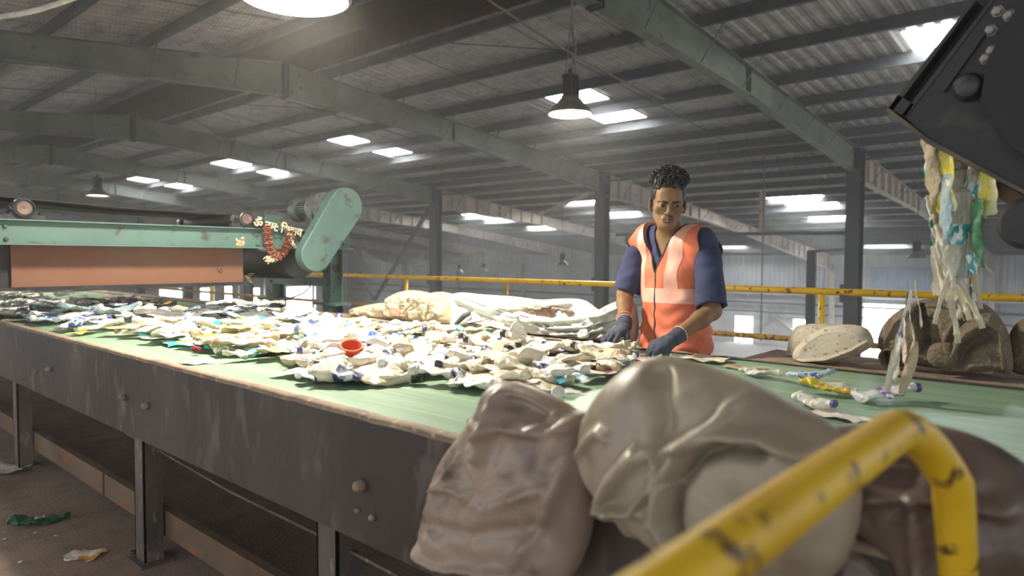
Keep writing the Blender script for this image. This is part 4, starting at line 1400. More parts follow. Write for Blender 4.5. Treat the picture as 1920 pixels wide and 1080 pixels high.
# right end of the belt
laid(tag(bottle(0, 'silver', 'purple', 'purple'), 'clear bottle with purple label and purple cap alone on the right belt', 'bottle'), (1610, 756), (1728, 752), .23)
laid(tag(bottle(3, 'yellow', None, 'yellow'), 'crumpled yellow bottle right of the large grey barrel', 'bottle'), (1520, 738), (1572, 745), .19, .01)
laid(tag(bottle(1, 'blue', 'blue', None), 'pale blue bottle with blue label behind the yellow bottle', 'bottle'), (1480, 722), (1560, 718), .21, .01)
laid(tag(wrapper(0, 'white'), 'white film piece in front of the yellow bottle', 'wrapper'), (1540, 775), (1610, 790), .2)
laid(tag(bottle(5, 'clear', None, None), 'clear bare bottle between yellow and purple bottles', 'bottle'), (1560, 735), (1640, 752), .22)
laid(tag(bottle(7, 'white', None, 'navy'), 'white bottle with navy cap below the yellow bottle', 'bottle'), (1500, 758), (1570, 778), .2)
laid(tag(wrapper(4, 'tan'), 'dark brown flattened scrap behind the grey barrel', 'wrapper'), (1370, 690), (1430, 696), .22)
laid(tag(wrapper(2, 'cream'), 'cream film scrap between grey barrel and gloves', 'wrapper'), (1270, 672), (1360, 682), .24)
laid(tag(bottle(2, 'clear', 'white', None), 'clear bottle with white label right of the grey barrel top', 'bottle'), (1400, 702), (1470, 718), .26)
# in the gloved hand and under it
laid(tag(bottle(7, 'cream', None, None), 'small cream bottle picked up under the left glove', 'bottle'), (1155, 672), (1190, 664), .2, .015)
laid(tag(wrapper(5, 'white'), 'white wrapper just left of the right glove', 'wrapper'), (1065, 664), (1115, 662), .18)

# ---- floor litter
fl = bottle(4, 'green', None, None)
c = (at(20, 990, Z=.0) + at(128, 975, Z=.0)) / 2
gm = film('dark green glass-clear plastic', '2f6a4a', '1f5238', .15, rough=.2); fl.data = fl.data.copy(); fl.data.materials[0] = gm
put(fl, c, (0, 0, atan2(*(at(128, 975, Z=0) - at(20, 990, Z=0))[[1, 0]])), 1.05); tag(fl, 'flattened dark green bottle lying on the floor', 'bottle')
lb = wrapper(3, 'navywhite'); lb.name = 'torn_label'; lb.parent = fl; put(lb, (0.0, .0, .026), (0, 0, .2), .3)
o = wrapper(1, 'redwhite'); put(o, at(160, 1043, Z=0), (0, 0, .6), .85); tag(o, 'torn printed wrapper on the floor in front of the conveyor', 'wrapper')
mb = MB().lathe([(.02, 0), (.02, .006), (.016, .008), (.016, .001)], 20, at(130, 1048, Z=.001), (0, 0, 1), caps=False)
o = mb.build('cap_ring', CAP['white']); tag(o, 'white cap ring on the floor beside the torn wrapper', 'cap ring')
o = wrapper(5, 'white'); put(o, at(8, 885, Z=0), (0, 0, 1), 1.3); tag(o, 'crumpled white film bundle on the floor at the left picture edge', 'wrapper')
o = loose_cap('black'); put(o, at(252, 1038, Z=0), (0, 0, 0), 1.0); tag(o, 'black cap on the floor beside the second conveyor leg', 'bottle cap')
for k, (x, y) in enumerate([(10, 1012), (8, 1000), (38, 1055), (105, 1006), (66, 1000)]):
    p = at(x, y, Z=.0); r_ = random.Random(k)
    mb = MB(); q = [p + V(.011 * cos(t) * r_.uniform(.5, 1.2), .011 * sin(t) * r_.uniform(.5, 1.2), .002 + r_.uniform(0, .004)) for t in np.linspace(0, 2 * pi, 7)[:-1]]
    mb.add(q + [p + V(0, 0, .009), p + V(0, 0, .0)], [(i, (i + 1) % 6, 6) for i in range(6)] + [((i + 1) % 6, i, 7) for i in range(6)])
    o = mb.build('plastic_flake', WRAP['white']); tag(o, 'tiny white plastic flake on the floor near the green bottle', 'flake', 'flakes near the green bottle')
# ---- small waste on the right ledge
def pebble(name, p, r, m, lab, seed=0, flatz=.7):
    vs, fs = [], []
    F = Field((-1.4, -1.4, -1.4), (1.4, 1.4, 1.4), .12); F.union(F.ell((0, 0, 0), (1, .8, flatz))); F.wob(.22, 3.5, seed)
    vs, fs = F.mesh(); vs = vs * r
    vs[:, 2] -= vs[:, 2].min()
    o = link_mesh(name, vs + V(*p), fs, m, origin=p, smooth=True); tag(o, lab, name.replace('_', ' ')); return o


pebble('crumpled_cup', at(1788, 690, Z=.866), .028, BODY['white'], 'white crumpled scrap on the right ledge left of the round stub', 3)
pebble('rounded_stub', at(1822, 696, Z=.866), .022, BODY['tan'], 'brown rounded stub on the right ledge', 5, 1.0)
o = loose_cap('white'); put(o, at(1849, 699, Z=.868), (.1, 0, 0), 1.3); tag(o, 'white cap on the right ledge beside the teal film', 'bottle cap')
o = wrapper(3, 'tealwhite'); o.data = o.data.copy(); o.data.materials[0] = film('teal film', '4f8a80', '3a6f68', .2); put(o, at(1874, 694, Z=.866), (0, 0, 1), .5); tag(o, 'torn teal film scrap on the right ledge', 'wrapper')

# ---- falling waste under the chute
fall = random.Random(11)
FB = [(['white', 'cream', 'clear'], 34, (1748, 1842), (285, 560), 'caught falling in the main stream under the chute')]
for k in range(52):
    t = k / 51
    y = 285 + 270 * t + fall.uniform(-12, 12)
    xc = 1795 - 10 * t + fall.uniform(-1, 1) * (48 - 12 * t)
    Yp = fall.uniform(2.12, 2.46)
    p = at(xc, y, Y=Yp)
    kind = fall.random()
    if kind < .72:
        body = fall.choice(['white', 'cream', 'clear', 'clear', 'silver', 'tan']); o = bottle(fall.randrange(9), body, fall.choice([None, None, 'teal', 'white']), None)
        lab_ = 'falling %s bottle in the stream under the dark chute' % CN[body]; cat = 'bottle'
    else:
        m = fall.choice(['white', 'cream', 'white', 'cream', 'tan', 'yellow' if t < .3 else 'white']); o = wrapper(fall.choice([1, 3, 4]), m)
        lab_ = 'falling %s wrapper in the stream under the dark chute' % WN.get(m, m); cat = 'wrapper'
    put(o, p, (fall.uniform(-.5, .5), radians(84) + fall.uniform(-.3, .3), fall.uniform(0, 6.28)), 1.0)
    s_ = fall.uniform(.6, .95); o.scale = (s_ * 1.25, s_ * .6, s_ * .6)
    tag(o, lab_, cat, lab_)
for (x, y), c, lab in [((1765, 330), ('w', 2, 'yellow'), 'yellow wrapper just leaving the chute lip on the left'), ((1848, 340), ('w', 0, 'yellow'), 'yellow wrapper falling at the right edge of the stream'), ((1768, 395), ('b', 5, 'blue'), 'pale blue bottle falling at the left edge of the stream'), ((1826, 440), ('b', 1, 'green'), 'green bottle falling at the right edge of the stream'), ((1738, 320), ('b', 6, 'tan'), 'long tan bottle curving out left of the stream')]:
    o = wrapper(c[1], c[2]) if c[0] == 'w' else bottle(c[1], c[2])
    put(o, at(x, y, Y=2.1), (.3, radians(82), 1.2), .75); o.scale = (.85, .42, .45); tag(o, lab, 'wrapper' if c[0] == 'w' else 'bottle')
for k, ((x, y), m) in enumerate([((1718, 570), 'white'), ((1706, 610), 'cream'), ((1692, 640), 'pink'), ((1680, 672), 'white'), ((1670, 700), 'cream'), ((1700, 590), 'navywhite')]):
    o = wrapper(4, m); put(o, at(x, y, Y=2.2), (.2 * k, radians(80), .7 * k), .55); o.scale = (.6, .22, .5); tag(o, 'thin %s strip falling in the narrow trickle beside the tan stick' % WN.get(m, m), 'strip', 'strips in the narrow trickle')
a, b = at(1716, 640, Y=2.22), at(1692, 742, Y=2.22)
mb = MB(); pts = [a + (b - a) * t + V(.004 * sin(5 * t), 0, 0) for t in np.linspace(0, 1, 9)]
mb.tube(pts, [.006, .010, .012, .013, .014, .014, .013, .011, .008], 10)
o = mb.build('stick', BODY['tan'], smooth=True); tag(o, 'long tan stick dropping end first onto the right belt', 'stick')
# ================================================================== BARRELS, SACKS, FILM
def catmull(pts, n=160):
    pts = [V(*p) for p in pts]
    N = len(pts); out = []
    for i in range(N):
        p0, p1, p2, p3 = pts[i - 1], pts[i], pts[(i + 1) % N], pts[(i + 2) % N]
        for t in np.linspace(0, 1, max(2, n // N), endpoint=False):
            out.append(.5 * ((2 * p1) + (p2 - p0) * t + (2 * p0 - 5 * p1 + 4 * p2 - p3) * t * t + (3 * p1 - p0 - 3 * p2 + p3) * t ** 3))
    return np.array(out)


def pillow(name, outline, Yp, thick, mats, creases=(), wr=.012, wf=9.0, seed=0, nr=34, npts=168, power=.45, tilt=0.0, center=None, parent=None, dish=0.0, fold=.0, ff=5.0, zmin=.868):
    """a crushed hollow body: outline in photo pixels at the plane Y = Yp gives its silhouette, thick its depth there.
    creases: (list of photo points, height, width in m) raised (or sunk) lines on the side that faces the belt front"""
    oc = catmull(outline, npts)
    W = np.array([at(x, y, Y=Yp) for x, y in oc])[:, [0, 2]]
    c = W.mean(0) if center is None else at(center[0], center[1], Y=Yp)[[0, 2]]
    cr = []
    for pts, hgt, wid in creases:
        q = np.array([at(x, y, Y=Yp) for x, y in pts])[:, [0, 2]]
        cr.append((q, hgt, wid))
    n = len(W)
    rs = np.sin(np.linspace(0, pi / 2, nr)) ** .9
    rows = []
    for s in (-1, 1):
        for r in (rs if s < 0 else rs[::-1][1:]):
            row = []
            for k in range(n):
                q = c + (W[k] - c) * r
                h = thick / 2 * max(0, 1 - r ** 2.6) ** power
                nz = noise.fractal((q[0] * wf, q[1] * wf, seed + s * 3.1), .8, 2.1, 4)
                rd = 1 - abs(noise.noise((q[0] * ff + seed, q[1] * ff * .7, s * 2.0)))
                edge = min(1, (1 - r) * 5)
                h += (wr * nz + fold * (rd ** 4) ) * (.25 + .75 * edge)
                if s < 0:
                    for pl, hg, wd in cr:
                        d = 9
                        for i in range(len(pl) - 1):
                            a, b = pl[i], pl[i + 1]; ab = b - a
                            t = min(1, max(0, np.dot(q - a, ab) / (ab @ ab + 1e-9)))
                            d = min(d, float(np.hypot(*(q - a - ab * t))))
                        h += 1.35 * hg * exp(-(d / (wd * .8)) ** 2) * min(1, (1 - r) * 8)
                    h -= dish * max(0, 1 - (r / .72) ** 4)
                else:
                    h -= .4 * dish * max(0, 1 - (r / .72) ** 4)
                y = Yp + s * h + tilt * (q[1] - c[1])
                row.append((q[0], y, q[1] if zmin is None or Yp < 2 else max(q[1], zmin + .004 * noise.noise((q[0] * 20, y * 20, 0)))))
            rows.append(row)
    vs = [p for row in rows for p in row]
    fs = [(i * n + (k + 1) % n, i * n + k, (i + 1) * n + k, (i + 1) * n + (k + 1) % n) for i in range(len(rows) - 1) for k in range(n)]
    return link_mesh(name, vs, fs, mats, parent, None if parent is not None else (c[0], Yp, W[:, 1].min()), smooth=True)


M['bagbrown'] = pmat('dusty brown plastic sheet', 'a39182', '7f6f61', 5, lo=.38, hi=.68, rough=.42, c3='4f4136', s3=8, l3=.52, h3=.7, bump=.15, bscale=18)
M['barrelgrey'] = pmat('scuffed translucent barrel plastic', 'a79c88', '8b8170', 4, lo=.35, hi=.7, rough=.42, c3='6a5a44', s3=6, l3=.48, h3=.72, bump=.1, bscale=14)
M['bagdark'] = pmat('dark brown plastic sheet', '6a5a50', '4d4038', 5, rough=.4, c3='3a2f29', s3=9, l3=.52, h3=.7, bump=.15, bscale=18)
M['barrelwhite'] = pmat('dusty white barrel plastic', 'c4baa8', 'aea28e', 9, rough=.7, c3='94866f', s3=60, l3=.6, h3=.66, bump=.2, bscale=60)
M['barrelmud'] = pmat('mud caked barrel', '7d6f5d', '625648', 9, rough=.95, c3='93846e', s3=80, l3=.58, h3=.68, bump=.8, bscale=70)
M['sackwhite'] = pmat('white woven sack', 'efece6', 'd8d3ca', 5, rough=.75, bump=.15, bscale=90)
M['sackgrey'] = pmat('grey woven sack folds', 'c9c7c4', 'a9a6a3', 6, rough=.75, bump=.15, bscale=90)
M['filmclear'] = pmat('dirty clear film', 'd9ccb6', 'b9aa90', 10, rough=.2, clear=.45, bump=.9, bscale=26)

# near side: brown sheet bundle hung over the rim
o = pillow('plastic_sack', [(958, 716), (930, 722), (915, 760), (872, 815), (835, 868), (812, 940), (797, 1000), (797, 1040), (830, 1064), (900, 1080), (980, 1092), (1060, 1090), (1092, 1030), (1108, 960), (1108, 880), (1105, 790), (1072, 768), (1030, 742), (990, 724)], .95, .14, M['bagbrown'],
           creases=[([(960, 725), (968, 790), (955, 840)], .022, .016), ([(968, 745), (1010, 755), (1060, 790)], -.02, .015), ([(915, 775), (955, 800), (985, 790), (1040, 800), (1090, 790)], .018, .013), ([(1040, 790), (1072, 765)], .015, .01),
                    ([(860, 905), (895, 860), (905, 850)], .012, .008), ([(850, 900), (920, 905), (960, 935), (1060, 900)], .012, .01), ([(830, 975), (930, 985), (1050, 975)], -.014, .02), ([(1090, 870), (1060, 960), (1000, 1050)], .015, .012), ([(800, 1020), (840, 1050), (930, 1055), (1030, 1070)], .016, .012), ([(930, 925), (935, 890)], .01, .006)],
           wr=.012, wf=11, seed=2, fold=.012, ff=8)
tag(o, 'crumpled brown plastic sack hung over the front rim, left of the big grey barrel', 'sack')
o = pillow('crushed_barrel', [(1098, 830), (1105, 780), (1140, 725), (1185, 685), (1238, 668), (1310, 684), (1400, 716), (1470, 748), (1540, 790), (1590, 840), (1610, 900), (1610, 980), (1580, 1060), (1520, 1110), (1440, 1130), (1340, 1082), (1270, 1052), (1200, 990), (1135, 930), (1100, 880)], .955, .20, M['barrelgrey'],
           creases=[([(1330, 1000), (1308, 940), (1315, 870), (1350, 815), (1400, 795), (1470, 800), (1540, 830)], .026, .014), ([(1345, 1010), (1325, 940), (1332, 880), (1362, 832), (1410, 815), (1470, 822)], -.03, .012),
                    ([(1425, 725), (1395, 770), (1350, 805), (1300, 820), (1262, 832), (1225, 870), (1180, 930), (1150, 985)], .022, .009), ([(1260, 815), (1225, 850), (1180, 910)], .014, .008), ([(1300, 835), (1295, 880), (1255, 925), (1195, 925), (1170, 985)], .018, .008), ([(1195, 928), (1290, 932)], .012, .006),
                    ([(1295, 935), (1300, 990)], .014, .007), ([(1215, 930), (1220, 985)], .012, .007), ([(1105, 850), (1150, 815), (1180, 790), (1200, 800)], .012, .01), ([(1265, 690), (1300, 770), (1300, 810)], -.022, .02), ([(1120, 920), (1200, 990), (1290, 1040)], -.008, .012)],
           wr=.010, wf=6, seed=5, power=.5, fold=.008, ff=6, nr=44, npts=220)
tag(o, 'large scuffed grey crushed plastic barrel leaning on the front rim', 'barrel')
o = pillow('plastic_sack', [(1440, 880), (1500, 830), (1570, 800), (1660, 792), (1760, 800), (1850, 830), (1930, 880), (2010, 960), (2020, 1080), (1940, 1180), (1760, 1200), (1580, 1180), (1500, 1120), (1470, 1040), (1450, 960)], 1.105, .16, M['bagdark'],
           creases=[([(1440, 890), (1530, 860), (1640, 905), (1760, 900), (1900, 930)], .02, .012), ([(1620, 980), (1680, 1030), (1700, 1080)], -.025, .012), ([(1510, 870), (1600, 850), (1720, 860)], -.015, .015), ([(1820, 940), (1860, 1000), (1850, 1080)], .016, .012), ([(1740, 910), (1750, 1080)], .012, .01)],
           wr=.014, wf=8, seed=8, fold=.014, ff=7)
tag(o, 'dark brown crumpled plastic sack behind the bent yellow pipe', 'sack')
# far ledge right of the man
YL = 2.90
o = pillow('crushed_barrel', [(1482, 690), (1478, 650), (1490, 616), (1510, 608), (1555, 608), (1580, 620), (1580, 660), (1540, 688)], YL + .07, .12, M['barrelwhite'], wr=.006, wf=12, seed=3)
tag(o, 'pale squashed barrel half hidden behind the white barrel on the ledge', 'barrel')
o = pillow('crushed_barrel', [(1506, 684), (1488, 668), (1500, 644), (1535, 618), (1580, 609), (1618, 614), (1634, 632), (1634, 650), (1600, 668), (1550, 682), (1520, 690)], YL - .05, .11, M['barrelwhite'],
           creases=[([(1502, 676), (1560, 672), (1605, 655), (1630, 640)], .014, .006)], wr=.004, wf=7, seed=7, dish=.012, tilt=.15)
tag(o, 'dusty white flattened barrel bottom resting on the right ledge', 'barrel')
o = pillow('crushed_barrel', [(1652, 655), (1652, 620), (1675, 590), (1712, 568), (1745, 560), (1800, 562), (1832, 566), (1860, 580), (1880, 605), (1890, 640), (1890, 690), (1830, 694), (1760, 690), (1700, 680)], YL + .04, .2, M['barrelmud'],
           creases=[([(1735, 575), (1740, 610), (1745, 640)], -.05, .018), ([(1715, 580), (1728, 620), (1735, 650)], .02, .012), ([(1755, 600), (1765, 640)], -.03, .02), ([(1680, 680), (1668, 640), (1690, 600), (1740, 572), (1810, 572), (1852, 588)], .014, .006), ([(1780, 640), (1800, 600), (1845, 575)], .018, .007)], wr=.005, wf=10, seed=4, dish=.012, fold=.006)
tag(o, 'big mud caked crushed barrel on the right ledge behind the falling waste', 'barrel')
o = pillow('crushed_barrel', [(1780, 690), (1785, 650), (1800, 615), (1832, 592), (1862, 588), (1885, 612), (1896, 650), (1897, 697), (1860, 696), (1815, 698)], YL - .07, .1, M['barrelmud'],
           creases=[([(1785, 672), (1800, 640), (1830, 618), (1855, 606), (1862, 592)], .018, .008), ([(1800, 680), (1815, 650), (1850, 630)], -.03, .025), ([(1886, 640), (1892, 690)], .012, .006), ([(1792, 685), (1796, 655), (1815, 622), (1850, 602), (1878, 622), (1886, 690)], .014, .006)], wr=.004, wf=9, seed=9, dish=.02)
tag(o, 'mud caked barrel half folded in front of the big mud caked barrel', 'barrel')
p = at(1665, 672, Y=YL - .06); q = at(1700, 668, Y=YL + .06)
mb = MB().lathe([(.030, 0), (.038, .002), (.038, .12), (.034, .13), (0, .13)], 22, p, (.25, 1, 0), caps=False)
mb.lathe([(.030, 0), (.033, .1), (0, .1)], 22, p, (.25, 1, 0), caps=False)
o = mb.build('pipe_stub', M['barrelmud'], angle=40); tag(o, 'short open muddy pipe stub lying left under the mud caked barrel', 'pipe')
o = pillow('mud_stone', [(1740, 676), (1742, 652), (1760, 642), (1785, 644), (1796, 664), (1792, 690), (1760, 690)], YL - .08, .07, M['barrelmud'], wr=.006, wf=14, seed=6); o.name = 'jerrycan_lid'
tag(o, 'rounded muddy disc propped between the two mud caked barrels', 'lid')
o = pillow('crushed_barrel', [(1890, 690), (1892, 630), (1915, 600), (1960, 588), (2010, 600), (2030, 650), (2020, 700), (1950, 706)], YL + .06, .16, M['barrelmud'], wr=.008, wf=12, seed=12)
tag(o, 'grey crushed barrel at the right picture edge on the ledge', 'barrel')

# far ledge left of the man
YS = 2.89
sk = pillow('woven_sack', [(848, 612), (852, 585), (845, 560), (860, 549), (900, 552), (960, 556), (1010, 562), (1050, 560), (1090, 562), (1115, 578), (1130, 590), (1120, 612), (1090, 632), (1030, 636), (985, 628), (940, 620), (900, 606), (872, 590), (862, 612)], YS, .20, M['sackwhite'],
            creases=[([(870, 556), (930, 578), (990, 590), (1050, 620)], .018, .010), ([(880, 570), (930, 590), (985, 612)], -.012, .010), ([(950, 585), (1000, 580), (1060, 588)], -.035, .016), ([(985, 598), (1060, 600), (1110, 596)], .02, .012), ([(1000, 562), (1050, 572), (1085, 566)], .02, .012), ([(900, 600), (960, 612), (1010, 628)], .016, .008), ([(1060, 570), (1030, 590)], -.015, .01)],
            wr=.012, wf=16, seed=21, fold=.022, ff=13)
tag(sk, 'bulky white woven sack folded open on the ledge left of the man', 'sack')
def onsack(pts, r, m, nm, par, lift=.11):
    q = [at(x, y, Y=YS - lift) for x, y in pts]
    MB().tube(q, r, 6).build(nm, m, par, smooth=True)
o = pillow('shaded_sack_inside', [(985, 584), (1000, 572), (1040, 574), (1075, 584), (1060, 596), (1010, 596)], YS - .082, .026, pmat('shaded brown sack inside', '7d6252', '64493b', 12, rough=.35), wr=.006, wf=30, seed=31, fold=.004, parent=sk)  # brown inside of the open sack, its shade put into the colour
M['stitch'] = pmat('dark stitching', '4a4a4e', '5c5c60', 30, rough=.9)
onsack([(868, 555), (905, 568), (950, 583), (1000, 598), (1030, 612)], .0022, M['stitch'], 'seam', sk, .105)
onsack([(872, 560), (905, 573), (948, 588), (995, 603), (1025, 617)], .0022, M['stitch'], 'seam', sk, .105)
lf = pillow('woven_sack', [(1020, 632), (1012, 606), (1060, 606), (1110, 592), (1140, 574), (1165, 564), (1190, 572), (1190, 640), (1150, 648), (1090, 644), (1050, 640)], YS - .01, .17, M['sackgrey'],
            creases=[([(1020, 612 + 6 * k), (1070, 613 + 6 * k), (1120, 611 + 6 * k), (1150, 600 + 7 * k)], -.012 if k % 2 else .01, .006) for k in range(5)] + [([(1130, 592), (1150, 590), (1172, 578)], .02, .012), ([(1110, 600), (1130, 585)], -.02, .01)], wr=.008, wf=18, seed=23, fold=.018, ff=13)
tag(lf, 'grey folded woven sack with dark stitch lines beside the right glove', 'sack')
for k in range(4):
    onsack([(1018, 612 + 7 * k), (1060, 614 + 7 * k), (1110, 614 + 7 * k), (1145, 603 + 8 * k), (1160, 598 + 8 * k)], .002, M['stitch'], 'seam', lf, .10)
o = pillow('woven_sack', [(866, 612), (872, 598), (900, 600), (940, 612), (960, 625), (930, 626), (890, 618)], YS - .06, .07, pmat('grey tarp', '8a837a', '6e675f', 12, rough=.7), wr=.005, wf=18, seed=25)
tag(o, 'grey tarp flap sticking out under the white sack', 'sack')
mb = MB().tube([at(x, y, Y=YS - .12) for x, y in ((855, 608), (862, 600), (870, 592), (880, 588))], [.01, .016, .017, .012], 10)
o = mb.build('cloth_strip', pmat('dark strap', '56585e', '44464b', 20, rough=.8), smooth=True); tag(o, 'dark strap hanging at the left end of the white sack', 'strap')
o = pillow('film_ball', [(1084, 626), (1090, 618), (1100, 618), (1104, 628), (1098, 634), (1086, 634)], YS - .13, .035, M['sackwhite'], wr=.006, wf=40, seed=28); o.name = 'paper_ball'
tag(o, 'small white paper ball in front of the grey folded sack', 'paper')
for ol, sd, lab, th in [([(664, 588), (668, 578), (690, 572), (720, 568), (752, 574), (765, 590), (750, 597), (700, 594)], 41, 'low heap of dirty clear film at the left end of the ledge', .14),
                        ([(736, 594), (730, 570), (745, 552), (770, 544), (798, 550), (806, 568), (800, 590), (780, 601)], 43, 'tall rounded lump of dirty clear film with a wire loop', .2),
                        ([(786, 600), (792, 570), (806, 552), (826, 547), (842, 556), (852, 580), (856, 606), (820, 605)], 47, 'lump of dirty clear film touching the white sack', .18)]:
    o = pillow('plastic_film', ol, YS + .01, th, M['filmclear'], wr=.024, wf=12, seed=sd, fold=.034, ff=11, nr=40, npts=150)
    tag(o, lab, 'plastic film')
mb = MB().tube([at(x, y, Y=YS - .12) for x, y in ((756, 586), (764, 578), (775, 568), (784, 565), (786, 570), (780, 577), (768, 582))], .003, 6)
o = mb.build('wire_loop', M['stitch'], smooth=True); tag(o, 'dark wire loop on the film heap', 'wire')
o = wrapper(3, 'redwhite'); o.data = o.data.copy(); o.data.materials[0] = pmat('rust red film', 'b5644a', '97503a', 20); put(o, at(742, 586, Y=YS - .1), (1.2, 0, .5), .6); tag(o, 'rust red film scrap stuck on the film heap', 'wrapper')
# ================================================================== THE MAN
M['skin'] = pmat('brown skin', '8b6a4c', '7a5b41', 14, rough=.55, sss=.12, spec=.4)
M['lip'] = pmat('lip skin', '6a473b', '5c3d33', 30, rough=.45)
M['hair'] = pmat('black hair', '0d0c0f', '16151a', 60, rough=.38, bump=.3, bscale=160)
M['stubble'] = pmat('stubbled skin of upper lip', '5d4232', '6d4c39', 40, rough=.5)  # darker tone of the faint moustache stubble
M['shirt'] = pmat('navy shirt', '343a5e', '2b3050', 9, rough=.85, bump=.15, bscale=120)
M['vest'] = pmat('orange vest fabric', 'e67c5a', 'da6e4f', 7, rough=.6, bump=.1, bscale=60)
M['tape'] = pmat('pale reflective tape', 'f0b8a4', 'e4a592', 12, rough=.4)
M['trim'] = pmat('black binding', '1f1f25', '2b2b31', 30, rough=.8)
M['glove'] = pmat('grey knit glove', '4d5263', '424757', 20, rough=.95, bump=.5, bscale=220)
M['trouser'] = pmat('dark trousers', '2e3038', '26272e', 9, rough=.9)
M['shoe'] = pmat('dark shoe', '1f1d1c', '2a2726', 9, rough=.5)
M['eyewhite'] = pmat('eye', '9a9088', None, rough=.25)
M['iris'] = pmat('dark iris', '1a1210', None, rough=.1)

man = thing('person', 'man in orange vest, navy shirt and grey gloves sorting litter behind the belt', 'person', (-1.60, 2.98, 0))

TA = radians(-15)                     # torso heading (0 = facing the belt)
T0 = V(-1.605, 2.93, 0)
RT = rz(TA)


def tl(x, y, z): return T0 + RT @ V(x, y, 0) + V(0, 0, z)


RSH, LSH = V(-1.772, 2.925, 1.372), V(-1.430, 2.885, 1.335)
REL, RWR = V(-1.838, 2.87, 1.095), at(1171, 612, Y=2.665)
LEL, LWR = V(-1.352, 2.80, 1.045), at(1262, 636, Y=2.575)
HA, HP, HRL = radians(34), radians(9), radians(3)
RH = rz(HA) @ rx(HP) @ ry(HRL)
H0 = at(1252, 381, Y=2.80)              # between the ears
NB = tl(-.008, -.005, 1.365)


def hd(x, y, z): return H0 + RH @ V(x, y, z)


def torso_field(F, g=0.0, gz=0.0):
    """g: how far the cloth stands off the body"""
    k = .06
    F.union(F.ell(tl(0, .005, 1.27), V(.158, .098, .16) + g, RT))
    F.union(F.ell(tl(-.004, -.005, 1.12), V(.142, .094, .17) + g, RT), k)
    F.union(F.ell(tl(0, .01, .98), V(.145, .098, .15) + g, RT), k)
    F.union(F.ell(tl(0, .025, .86), V(.155, .105, .13) + g, RT), k)
    F.union(F.cap(RSH + V(.03, 0, -.005), LSH - V(.03, 0, .005), .052 + g), .05)
    F.union(F.cap(NB + V(0, .015, -.05), NB + V(0, .01, 0), .065 + g * .5, .056 + g * .5), .05)


# ---- body: one continuous surface
F = Field((-1.98, 2.38, .0), (-1.22, 3.16, 1.72), .0052)
torso_field(F)
F.union(F.cap(NB + V(0, .01, -.03), hd(0, .018, -.06), .056, .052), .03)
for a, b, c in ((RSH, REL, RWR), (LSH, LEL, LWR)):
    F.union(F.cap(a, b, .046, .038), .03)
    mid = b + (c - b) * .3
    F.union(F.cap(b, mid, .037, .037), .02)
    F.union(F.cap(mid, c, .037, .025), .02)
for s in (-1, 1):
    hip, kn, an = tl(s * .085, .03, .84), tl(s * .09, .02, .46), tl(s * .095, .06, .08)
    F.union(F.cap(hip, kn, .078, .055), .04); F.union(F.cap(kn, an, .05, .036), .02)
    F.union(F.cap(an + V(0, 0, -.03), an + V(0, -.15, -.05), .035, .03), .03)
# the head joins in coarse here, the fine head replaces it below the jaw line
vb, fb = F.mesh()
# fine head + neck
G = Field(H0 - V(.14, .15, .17), H0 + V(.14, .15, .16), .0024)
def he(c, r, k=0.02, cut=False, rot=None):
    R_ = RH if rot is None else RH @ rot
    d = G.ell(hd(*c), V(*r), R_)
    (G.cut if cut else G.union)(d, k)
def hc(a, b, r0, r1=None, k=.01, cut=False):
    d = G.cap(hd(*a), hd(*b), r0, r1)
    (G.cut if cut else G.union)(d, k)
he((0, .012, .040), (.073, .094, .078), 0)
he((0, -.018, -.015), (.062, .072, .084), .02)
he((0, -.035, -.066), (.045, .054, .044), .02)
he((0, -.072, -.093), (.021, .018, .014), .022)
for s in (-1, 1):
    hc((s * .045, .0, -.058), (s * .022, -.062, -.089), .010, .012, .02)     # jaw edge
    he((s * .046, -.062, -.022), (.020, .020, .016), .02)                   # cheek bone
    hc((s * .010, -.090, .0125), (s * .046, -.074, .0135), .0105, .0085, .012)  # brow ridge
he((0, -.078, .045), (.045, .018, .03), .03)                                 # forehead
for s in (-1, 1):
    he((s * .032, -.100, -.001), (.020, .014, .010), .008, True)            # eye socket
hc((0, -.086, .010), (0, -.108, -.030), .0075, .011, .010)                   # nose bridge
he((0, -.110, -.034), (.0125, .012, .010), .006)
for s in (-1, 1):
    he((s * .0125, -.101, -.037), (.0085, .010, .0075), .005)
    he((s * .007, -.108, -.044), (.0035, .005, .003), .002, True)
he((0, -.088, -.062), (.028, .012, .014), .012)                              # muzzle
hc((-.020, -.090, -.0625), (0, -.1005, -.0590), .0042, .0052, .004); hc((.020, -.090, -.0625), (0, -.1005, -.0590), .0042, .0052, .004)
hc((-.016, -.091, -.0715), (0, -.0985, -.0725), .0048, .0066, .004); hc((.016, -.091, -.0715), (0, -.0985, -.0725), .0048, .0066, .004)
hc((-.022, -.0935, -.0662), (0, -.106, -.0652), .0016, .0018, .002, True); hc((.022, -.0935, -.0662), (0, -.106, -.0652), .0016, .0018, .002, True)
for s in (-1, 1):
    # lids round an almond slit
    c = (s * .031, -.0835, -.002)
    d = G.ell(hd(*c), V(.0140, .0140, .0140), RH)
    tilt_ = RH @ ry(radians(4 * s))
    slit = G.ell(hd(c[0], c[1] - .012, c[2] - .0014), V(.0118, .016, .0030), tilt_)
    G.union(d, .0035)
    G.cut(slit, .0012)
    # ear
    R_ = rz(s * radians(22)) @ rx(radians(-8))
    he((s * .075, .012, -.006), (.008, .019, .031), .006, False, R_)
    he((s * .081, .010, .000), (.006, .011, .019), .003, True, R_)
    he((s * .074, .006, -.034), (.007, .009, .010), .006)
torso_field(G)
G.union(G.cap(NB + V(0, .01, -.03), hd(0, .018, -.06), .056, .052), .03)
G.cut(G.half(H0 - V(0, 0, .155), (0, 0, 1)))
vh, fh = G.mesh()
loc = (vh - H0) @ RH                      # back to head coordinates
fc = loc[fh].mean(1)
mi = np.zeros(len(fh), int)
